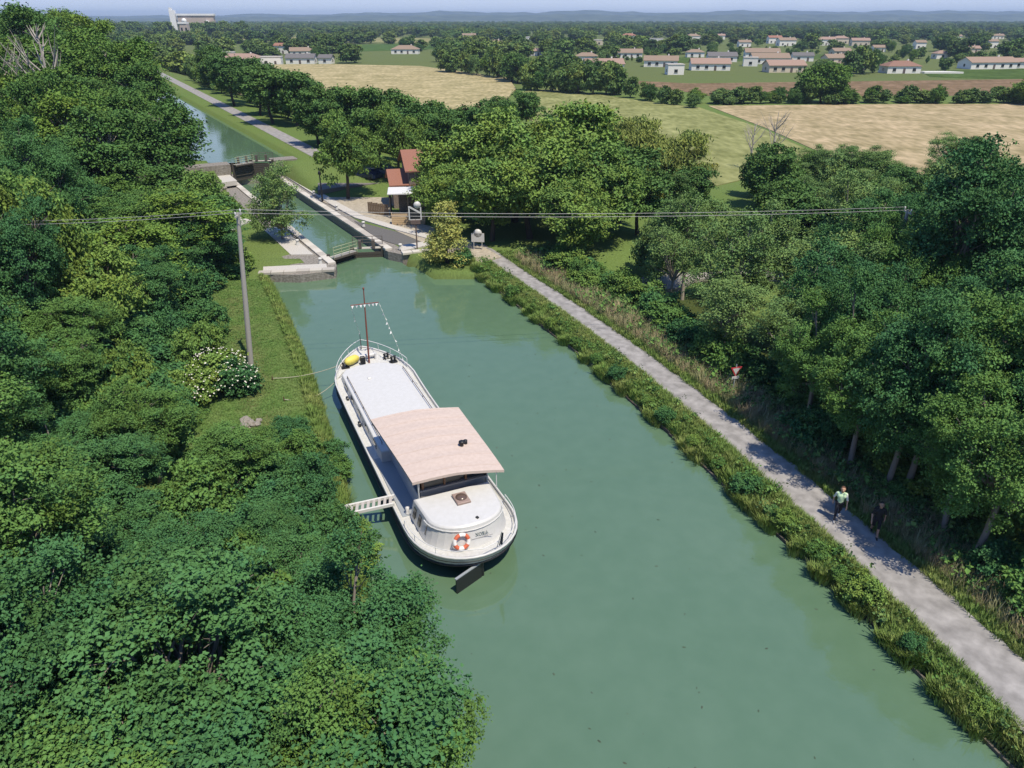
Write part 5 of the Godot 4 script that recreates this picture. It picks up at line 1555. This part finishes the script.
	while tries < 1500 and back.size() < 60:
		tries += 1
		var z := rng.randf_range(24.0, 60.0)
		var u := rng.randf_range(18.5 if z < 36 else 22.0, 34.0)
		var x := cx(z) + u
		if x > 0.76 * (z + 12.0) or (z > 42 and u > 22): continue
		var ok := true
		for q in back:
			if q.distance_to(Vector2(x, z)) < 3.6: ok = false
		if not ok: continue
		back.append(Vector2(x, z))
		plant(("maple" if rng.randf() < 0.6 else "bushy") if z < 40 else ("ash" if rng.randf() < 0.6 else "bushy"), x, z, rng.randf_range(2.4, 3.4), rng.randf_range(6.5, 10.0), "thicket_tree", "young leafy tree in the thicket below the towpath", "tree", "thicket below the towpath")
	for k in 62:
		var z := rng.randf_range(62.0, 112.0)
		var x := rng.randf_range(8.0, 52.0) + (z - 62) * 0.4
		if x > 0.72 * z: continue
		if x > 13 and x < 27 and z < 76 or x < 30 and z > 96: continue
		var mt := rng.randf_range(4.5, 8.5)
		plant(["ash", "dark", "bushy"][rng.randi() % 3], x, z, mt * rng.randf_range(0.34, 0.46), mt, "meadow_tree", "scattered tree in the low ground between gravel lane and fields", "tree", "trees in the low ground")
	for q in COPSE_TREES:
		plant("far" if rng.randf() < 0.6 else "bushy", q[0], q[1], q[2] * rng.randf_range(0.34, 0.52), q[2] * rng.randf_range(0.8, 1.15), "copse_tree", "tree in the copse between wheat field and olive meadow", "tree", "copse between the fields")
	for q in HEDGE_TREES:
		plant("far" if rng.randf() < 0.6 else "bushy", q[0], q[1], max(q[2] * rng.randf_range(0.4, 0.75), 2.2), q[2] * rng.randf_range(0.7, 1.2), "hedge_tree", "bushy tree in the hedge between the brown field and the ploughed field", "tree", "hedge between the fields")
	for q in GARDEN_TREES:
		plant("far" if rng.randf() < 0.7 else "bushy", q[0], q[1], q[2] * rng.randf_range(0.26, 0.7), q[2] * rng.randf_range(0.85, 1.15), "garden_tree", "tree standing among the far village houses", "tree", "trees in the far village")
	# shrubs: beside the towpath, on the west bank
	for k in 46:
		var z := rng.randf_range(20.0, 66.0)
		var x := path_r(z) + rng.randf_range(2.4, 6.5)
		if Vector2(x - 13.8, z - 38.0).length() < 3.2: continue
		plant("shrub", x, z, rng.randf_range(0.9, 1.9), rng.randf_range(1.1, 2.6), "shrub", "low leafy shrub at the foot of the trees beside the towpath", "shrub", "shrubs beside the towpath")
	for k in 85:
		var z := rng.randf_range(29.0, 66.0)
		var x := cx(z) + (rng.randf_range(-23.0, -15.9 if z > 41 else -18.5) if z < 58 else rng.randf_range(-22.0, -10.5))
		plant("shrub", x, z, rng.randf_range(1.1, 2.0), rng.randf_range(1.4, 3.2), "shrub", "leafy shrub between the wood and the mown grass bank", "shrub", "shrubs at the wood's edge")
	for q in [[16.6, 0.45], [19.3, 0.5], [21.9, 0.85], [22.9, 0.5], [24.3, 0.5], [26.5, 0.6], [27.4, 0.4], [29.2, 0.75], [31.4, 0.4], [33.5, 0.5], [36.2, 0.65], [38.0, 0.5], [41.5, 0.7], [44.0, 0.55], [47.0, 0.45], [50.5, 0.6], [53.8, 0.5], [57.0, 0.8]]:
		plant("shrub", bank(q[0]) + 0.3, q[0], q[1], q[1] * 1.5, "bank_plant", "leafy green water plant clump spilling over the timber bank edge", "plant", "plants on the timber bank edge")
	for q in [[25.4, 0.75], [24.0, 0.8], [30.6, 0.6], [32.4, 0.6]]:
		plant("shrub", bank(q[0]) - 19.3, q[0], q[1] * 1.2, q[1] * 1.9, "bank_shrub", "green shrub at the water's edge beneath the white gangway", "shrub", "shrubs by the gangway")
	for q in [[-9.5, 28.4, 1.3, 2.4], [-9.0, 26.2, 1.3, 2.6], [-7.7, 24.6, 1.2, 2.3], [-10.6, 30.2, 1.3, 2.6], [-11.4, 32.4, 1.2, 2.0], [-11.0, 27.4, 1.5, 3.0]]:
		plant("bush", q[0], q[1], q[2], q[3], "bank_bush", "thick bush on the bank at the foot of the white gangway", "bush", "bushes at the gangway's foot")
	plant("cone", -6.0, 65.0, 2.25, 5.6, "conifer", "golden green cone-shaped conifer at the corner of the lock quay", "tree", "")
	plant("shrub", -4.6, 64.4, 1.0, 1.6, "quay_shrub", "dark green round shrub at the foot of the cone-shaped conifer", "shrub", "")
	# the sparse tree on the west quay
	plant("ash", -23.6, 72.6, 3.3, 10.8, "quay_tree", "thin open-crowned tree on the west lock quay", "tree", "")
	# elder with white flowers
	for k in 3:
		var p: Vector2 = [Vector2(-17.9, 39.6), Vector2(-16.6, 38.6), Vector2(-18.4, 37.4)][k]
		var t: Node3D = plant("shrub", p.x, p.y, [1.7, 1.5, 1.5][k], [2.5, 2.1, 2.0][k], "elder_bush", "elder bush covered in flat white flower heads below the utility pole", "bush", "flowering elders by the utility pole")
		var s := new_st()
		for j in 110:
			var d := Vector3(rng.randfn(), absf(rng.randfn()) * 0.9, rng.randfn()).normalized()
			var c := Vector3(0, 1.0, 0) + d * Vector3(1.5, 1.12, 1.5) * rng.randf_range(0.9, 1.08)
			var r := rng.randf_range(0.03, 0.065)
			var nn := (d + Vector3(0, 1.2, 0)).normalized()
			var a := nn.cross(Vector3(rng.randfn(), 0.1, rng.randfn())).normalized()
			var b := nn.cross(a)
			for e in 5:
				var t0 := TAU * e / 5.0
				var t1 := TAU * (e + 1) / 5.0
				tri(s, c + nn * 0.03, c + (a * cos(t0) + b * sin(t0)) * r, c + (a * cos(t1) + b * sin(t1)) * r)
		var fl := obj("flower_heads", s, mat("elder_white", Vector3(0.75, 0.73, 0.62), 0.9), t)
		fl.set_meta("kind", "stuff")
	# bare dead trees
	for q in [[42.4, 122.0, 9.0], [38.8, 121.0, 7.0], [-66.0, 100.0, 18.0], [-60.0, 101.0, 18.0], [-76.0, 108.0, 18.5]]:
		var t := thing("dead_tree", "bare grey dead tree rising at the edge of the olive meadow" if q[0] > 0 else "bare pale dead tree standing among the tall planes", "tree", P(q[0], q[1], gh(q[0], q[1])), rng.randf() * TAU, "dead trees by the meadow" if q[0] > 0 else "dead trees among the planes")
		var s := new_st()
		var H: float = q[2]
		tube(s, [Vector3(0, -0.3, 0), Vector3(0.1, H * 0.5, 0.1), Vector3(0.3, H, 0.2)], [H * 0.024, H * 0.016, 0.02], 6)
		for k in 16:
			var y := H * rng.randf_range(0.3, 0.92)
			var a := rng.randf() * TAU
			var d := Vector3(cos(a), 1.1, sin(a)).normalized()
			var L := (H - y) * rng.randf_range(0.5, 0.9) + 0.6
			var e := Vector3(0.15, y, 0.1)
			tube(s, [e, e + d * L * 0.5 + Vector3(0, 0.1, 0), e + d * L + Vector3(0, L * 0.25, 0)], [H * 0.008, H * 0.005, 0.012], 4, false)
			for j in 2:
				var d2 := (d + Vector3(rng.randfn(), rng.randf(), rng.randfn()) * 0.6).normalized()
				tube(s, [e + d * L * 0.55, e + d * L * 0.55 + d2 * L * 0.5], [H * 0.004, 0.01], 3, false)
		obj("trunk", s, mat("dead_bark", Vector3(0.4, 0.36, 0.32), 0.95), t)

func build_far_woods():
	# woods on the plain that read as one mass from here
	var o: Dictionary = species["far"]
	var cuts := []
	for f in FIELDS:
		cuts.append(Geometry2D.offset_polygon(ground_outline(f[2]), 7.0)[0])
	for v in 3:
		var pts := []
		var n := 0
		while pts.size() < 2600 and n < 60000:
			n += 1
			var z := 300.0 + 3300.0 * pow(rng.randf(), 1.6)
			var x := rng.randf_range(-0.85, 0.85) * z
			var u := x - cx(z)
			if u > -16 and u < 24: continue
			if z < 430 and u > 30: continue
			if x > 30 and z < 880 and x < 0.8 * z and noise.get_noise_2d(x * 0.9 + 70, z * 0.5) < 0.22: continue
			if z < 700 and u > 30 and noise.get_noise_2d(x * 0.9 + 70, z * 0.5) < 0.06 and not (x < -190 and z > 450): continue
			if u > 0 and z < 1500 and noise.get_noise_2d(x * 0.5, z * 0.35) < -0.02: continue
			var bad := false
			for c in cuts:
				if Geometry2D.is_point_in_polygon(Vector2(x, -z), c):
					bad = true
					break
			for h in HOUSES:
				if absf(h[0] - x * h[1] / z) < h[2] * 0.5 + 3 and z > h[1] * 0.8 and z < h[1] + 14: bad = true
			if bad: continue
			pts.append(P(x, z, -1.2))
		var mm := MultiMesh.new()
		mm.transform_format = MultiMesh.TRANSFORM_3D
		mm.use_colors = true
		mm.mesh = o.shapes[v][0]
		mm.instance_count = pts.size()
		for k in pts.size():
			var left: bool = pts[k].x < cx(-pts[k].z)
			var s := rng.randf_range(1.0, 1.5) * (1.45 if left and pts[k].z > -1200 else 1.0)
			mm.set_instance_transform(k, Transform3D(Basis(Vector3.UP, rng.randf() * TAU).scaled(Vector3(s * 1.25, s, s * 1.25)), pts[k]))
			var b := rng.randf_range(0.75, 1.2)
			mm.set_instance_color(k, Color(b * rng.randf_range(0.9, 1.15), b, b * rng.randf_range(0.85, 1.1)))
		var i := MultiMeshInstance3D.new()
		i.name = numbered("distant_woodland")
		i.multimesh = mm
		i.material_override = o.leaf[v]
		add_child(i)
		tag(i, ["dark woodland stretching across the distant plain", "mid green woodland stretching across the distant plain", "lighter green woodland stretching across the distant plain"][v], "woodland", "", "stuff")

func build_grass():
	var gm := leaf_mat("grass_green", Vector3(0.2, 0.29, 0.08), 0.5)
	var gd := leaf_mat("grass_dry", Vector3(0.36, 0.34, 0.19), 0.4)
	var gs := leaf_mat("grass_mown", Vector3(0.175, 0.29, 0.085), 0.4)
	var t1 := tuft_mesh(1, 14, 0.24, 0.011, 0.15)
	var t2 := tuft_mesh(2, 10, 0.75, 0.01, 0.16)
	var t3 := tuft_mesh(3, 12, 0.1, 0.01, 0.16)
	scatter("verge_grass", "green grass on the verge between the towpath and the water", t1, gm, strip_spots(15000, 12, 66, func(z): return bank(z) - 0.05, func(z): return path_l(z) + 0.1, 1.25), 0.6, 1.3)
	scatter("edge_grass", "long grass spilling over the timber edging of the east bank", t1, gm, strip_spots(5200, 12, 64, func(z): return bank(z) - 0.16, func(z): return bank(z) + 0.35, 1.25), 1.2, 2.4)
	scatter("bank_grass", "tall green grass along the towpath's landward side", t1, gm, strip_spots(24000, 12, 68, func(z): return path_r(z) - 0.05, func(z): return path_r(z) + 6.5, 1.2), 0.8, 1.7)
	scatter("dry_grass", "straw-coloured dry grass beside the towpath", t2, gd, strip_spots(5200, 14, 66, func(z): return path_r(z) + 0.5, func(z): return path_r(z) + 3.2, 0.9), 0.6, 1.3)
	var wd := {"r": 0.3, "ry": 0.16, "hc": 0.16, "lobes": 5, "leaves": 46, "leaf": 0.1, "per": 6, "spray": 0.1, "tips": 3, "tip_r": 0.3}
	var weed := make_crown(77, wd)
	var wm := leaf_mat("weed_green", Vector3(0.15, 0.27, 0.07), 0.5)
	var clumps := []
	for q in strip_spots(14000, 12, 66, func(z): return bank(z) - 0.3, func(z): return bank(z) + 0.3, 1.2):
		if noise.get_noise_2d(q.x * 30.0, q.z * 30.0) > 0.12: clumps.append(Vector3(q.x, maxf(q.y, 0.02), q.z))
	scatter("edge_tussocks", "tussocks of long grass hanging into the water from the east bank", t1, gm, clumps, 1.3, 2.6)
	scatter("verge_weeds", "low broad-leaved weeds in the grass of the canal-side verge", weed, wm, strip_spots(260, 12, 66, func(z): return bank(z) - 0.05, func(z): return path_l(z) - 0.3, 1.25), 0.6, 1.5, "weeds")
	scatter("slope_weeds", "broad-leaved weeds and nettles below the towpath", weed, wm, strip_spots(900, 14, 68, func(z): return path_r(z) + 1.0, func(z): return path_r(z) + 7.5, 1.1), 0.9, 2.4, "weeds")
	scatter("mown_grass", "short mown grass of the west bank", t3, gs, strip_spots(26000, 29, 60, func(z): return cx(z) - 18.5, func(z): return cx(z) - 10.4), 0.7, 1.3)
	scatter("water_edge_grass", "long grass hanging over the west bank's edge", t1, gm, strip_spots(5000, 22, 61, func(z): return cx(z) - 10.6, func(z): return cx(z) - 9.55), 0.9, 1.9)

func build_small_things():
	# utility poles and wires
	var pm := mat("pole_concrete", Vector3(0.4, 0.38, 0.35), 0.9)
	var tops := []
	for q in [[-17.1, 42.8, 10.8, 0.85], [26.6, 48.6, 9.6, 0.0], [-30.5, 41.5, 10.4, 0.0]]:
		var gy := gh(q[0], q[1])
		var t := thing("utility_pole", ["tall grey utility pole rising from the elder bushes on the grass bank", "grey utility pole hidden among the ashes beside the towpath", "grey utility pole inside the barge-side wood"][tops.size()], "pole", P(q[0], q[1], gy - 0.1))
		var top := Vector3(q[3], q[2] - gy, 0)
		var s := new_st(); tube(s, [Vector3.ZERO, top * 0.5, top], [0.19, 0.16, 0.11], 8); obj("shaft", s, pm, t)
		s = new_st(); beam(s, top + Vector3(0, -0.15, -0.5), top + Vector3(0, -0.15, 0.5), 0.1, 0.1); obj("crossarm", s, pm, t)
		for k in [-0.42, 0.42]:
			s = new_st(); lathe(s, [Vector2(0.02, -0.1), Vector2(0.05, 0), Vector2(0.06, 0.06), Vector2(0.03, 0.14), Vector2(0, 0.16)], 8, top + Vector3(0, 0, k)); obj("insulator", s, mat("insulator_white", Vector3(0.6, 0.6, 0.6), 0.3), t)
		tops.append(t.position + top)
	for pr in [[0, 1], [0, 2]]:
		for k in [-0.42, 0.42]:
			var a: Vector3 = tops[pr[0]] + Vector3(0, 0.1, k)
			var b: Vector3 = tops[pr[1]] + Vector3(0, 0.1, k)
			var s := new_st()
			var pts := []
			var rr := []
			for i in 17:
				var t := i / 16.0
				pts.append(a.lerp(b, t) - Vector3(0, (0.35 if pr[1] == 1 else 0.15) * 4 * t * (1 - t), 0)); rr.append(0.014)
			tube(s, pts, rr, 4)
			tag(obj("overhead_wire", s, mat("wire_grey", Vector3(0.4, 0.4, 0.4), 0.5, null, 1.0, 0.4)), "thin overhead wire crossing above the canal and barge" if pr[1] == 1 else "thin overhead wire running from the grey pole into the wood", "wire", "wires over the canal" if pr[1] == 1 else "wires into the wood")
	# give way sign
	var sg := thing("give_way_sign", "red and white give-way triangle with white plate on a grey post", "sign", P(13.45, 39.1, gh(13.45, 39.1)), 0.3)
	var s := new_st(); tube(s, [Vector3(0, -0.2, 0), Vector3(0, 1.95, 0)], [0.035, 0.035], 8); obj("post", s, mat("galvanised"), sg)
	s = new_st(); prism(s, 0.42, 1.55, 0.0, 0.03); obj("border", s, mat("sign_red", Vector3(0.5, 0.04, 0.05), 0.5), sg)
	s = new_st(); prism(s, 0.28, 1.55, 0.033, 0.006); obj("field", s, mat("barge_white"), sg)
	s = new_st(); box(s, Vector3(0, 1.08, 0.05), Vector3(0.5, 0.17, 0.02)); obj("plate", s, mat("barge_white"), sg)
	# walkers
	person(P(14.75, 26.6, 0.64), PI - 0.35, "walker in pale green and white top with dark trousers on the towpath", {"top": Color(0.5, 0.68, 0.45), "sleeve": Color(0.7, 0.72, 0.68), "leg": Color(0.02, 0.022, 0.03), "shin": Color(0.02, 0.022, 0.03), "skin": Color(0.5, 0.3, 0.2), "shoe": Color(0.4, 0.4, 0.4), "hair": Color(0.1, 0.05, 0.03), "long": true}, 0.24)
	person(P(15.95, 25.45, 0.64), PI - 0.35, "walker in black shirt and black shorts with bare legs on the towpath", {"top": Color(0.016, 0.016, 0.018), "sleeve": Color(0.016, 0.016, 0.018), "leg": Color(0.014, 0.014, 0.016), "shin": Color(0.42, 0.25, 0.17), "skin": Color(0.42, 0.25, 0.17), "shoe": Color(0.02, 0.02, 0.022), "hair": Color(0.02, 0.016, 0.014), "long": false, "bag": Color(0.02, 0.02, 0.022)}, -0.22)
	# stones
	for k in 9:
		var p := Vector2(-14.8 + rng.randf_range(-1.2, 1.0), 34.6 + rng.randf_range(-0.7, 0.7))
		rock(P(p.x, p.y, gh(p.x, p.y)), rng.randf_range(0.12, 0.34), "pale rough stone lying at the foot of the elder bushes", "stones below the elders")
	for k in 24:
		var p := Vector2(-38.0 + rng.randf_range(-4.0, 4.5), 98.0 + rng.randf_range(-6.0, 6.0))
		rock(P(p.x, p.y, gh(p.x, p.y)), rng.randf_range(0.3, 0.8), "white boulder of the spillway beside the upper lock gate", "boulders of the spillway")
	for k in 14:
		var p := Vector2(12.8 + rng.randf_range(-0.9, 1.2), 62.6 + rng.randf_range(-0.6, 0.8))
		rock(P(p.x, p.y, -0.64), rng.randf_range(0.12, 0.3), "pale stone of the heap at the end of the gravel lane", "stones at the gravel lane")
	# white panel and spill of pale concrete seen through the trees west of the lock
	s = new_st(); slab(s, ground_outline([[-36, 76], [-30, 74], [-29, 80], [-34, 84], [-38, 82]]), 0.4, 0.95)
	struct("concrete_apron", s, mats["pale_concrete"])
	s = new_st(); slab(s, lock_outline([[-12, 36], [-3.2, 38], [-3.2, 43], [-13, 43]]), 1.0, 1.6)
	struct("spillway_apron", s, mats["pale_concrete"])
	var pn := thing("white_panel", "white notice panel on a post among the trees west of the lock", "sign", P(-33.5, 79.5, 0.9), 0.4)
	s = new_st(); box(s, Vector3(0, 3.0, 0), Vector3(1.2, 1.6, 0.06)); obj("panel", s, mat("barge_white"), pn)
	s = new_st(); tube(s, [Vector3(0, 0, -0.06), Vector3(0, 2.6, -0.06)], [0.05, 0.05], 6); obj("post", s, mat("galvanised"), pn)
	# white vans beyond the ashes
	for q in [[31.5, 83.0, 0.5]]:
		var v := thing("parked_van", "white van parked on the low ground beyond the ashes", "van", P(q[0], q[1], -1.0), q[2])
		s = new_st()
		var prof := [Vector2(-2.4, 0.4), Vector2(-2.4, 1.0), Vector2(-1.7, 1.25), Vector2(-1.1, 2.0), Vector2(2.4, 2.05), Vector2(2.45, 0.4)]
		for i in 6:
			var a: Vector2 = prof[i]
			var b: Vector2 = prof[(i + 1) % 6]
			quad(s, Vector3(-0.95, a.y, a.x), Vector3(0.95, a.y, a.x), Vector3(0.95, b.y, b.x), Vector3(-0.95, b.y, b.x))
		for sd in [-1, 1]:
			for i in range(1, 5):
				tri(s, Vector3(sd * 0.95, 0.4, -2.4), Vector3(sd * 0.95, prof[i].y, prof[i].x), Vector3(sd * 0.95, prof[i + 1].y, prof[i + 1].x))
		obj("body", s, mat("barge_white"), v)
		s = new_st(); quad(s, Vector3(-0.8, 1.3, -1.71), Vector3(0.8, 1.3, -1.71), Vector3(0.75, 1.9, -1.24), Vector3(-0.75, 1.9, -1.24)); obj("windscreen", s, mat("dark_glass"), v)
		for sd in [-1, 1]:
			for z in [-1.6, 1.6]:
				s = new_st(); lathe(s, [Vector2(0, -0.1), Vector2(0.33, -0.1), Vector2(0.33, 0.1), Vector2(0, 0.1)], 12, Vector3(sd * 0.88, 0.33, z), Basis(Vector3.FORWARD, PI / 2)); obj("wheel", s, mat("tyre"), v)

func prism(s: SurfaceTool, r: float, y: float, z: float, th: float):
	var p := []
	for k in 3:
		var a := -PI / 2 + TAU * k / 3.0
		p.append(Vector3(cos(a) * r * 1.05, y + sin(a) * r, z))
	tri(s, p[0], p[1], p[2])
	var d := Vector3(0, 0, th)
	tri(s, p[0] + d, p[1] + d, p[2] + d)
	for k in 3:
		quad(s, p[k], p[(k + 1) % 3], p[(k + 1) % 3] + d, p[k] + d)

func rock(at: Vector3, r: float, label: String, group: String):
	var s := new_st()
	var rows := []
	var off := rng.randf() * 500
	for j in 6:
		var row := []
		for i in 8:
			var a := TAU * i / 8.0
			var v := -PI / 2 + PI * j / 5.0
			var d := Vector3(cos(a) * cos(v), sin(v) * 0.7, sin(a) * cos(v))
			row.append(d * r * (1.0 + 0.5 * noise.get_noise_3d(d.x * 60 + off, d.y * 60, d.z * 60)) + Vector3(0, r * 0.3, 0))
		rows.append(row)
	for j in 5:
		for i in 8:
			quad(s, rows[j][i], rows[j + 1][i], rows[j + 1][(i + 1) % 8], rows[j][(i + 1) % 8])
	var o := obj("boulder", s, mat("rock_pale", Vector3(0.42, 0.39, 0.34), 0.95, mats["quay_concrete"].albedo_texture, 1.5))
	o.position = at
	o.rotation.y = rng.randf() * TAU
	tag(o, label, "stone", group)

func _ready():
	rng.seed = 20240611
	noise.seed = 3
	noise.frequency = 0.02
	build_sky()
	base_mats()
	make_ground()
	build_water()
	build_paths()
	build_fields()
	build_lock()
	build_barge()
	build_trees()
	build_village()
	build_far_woods()
	build_grass()
	build_small_things()
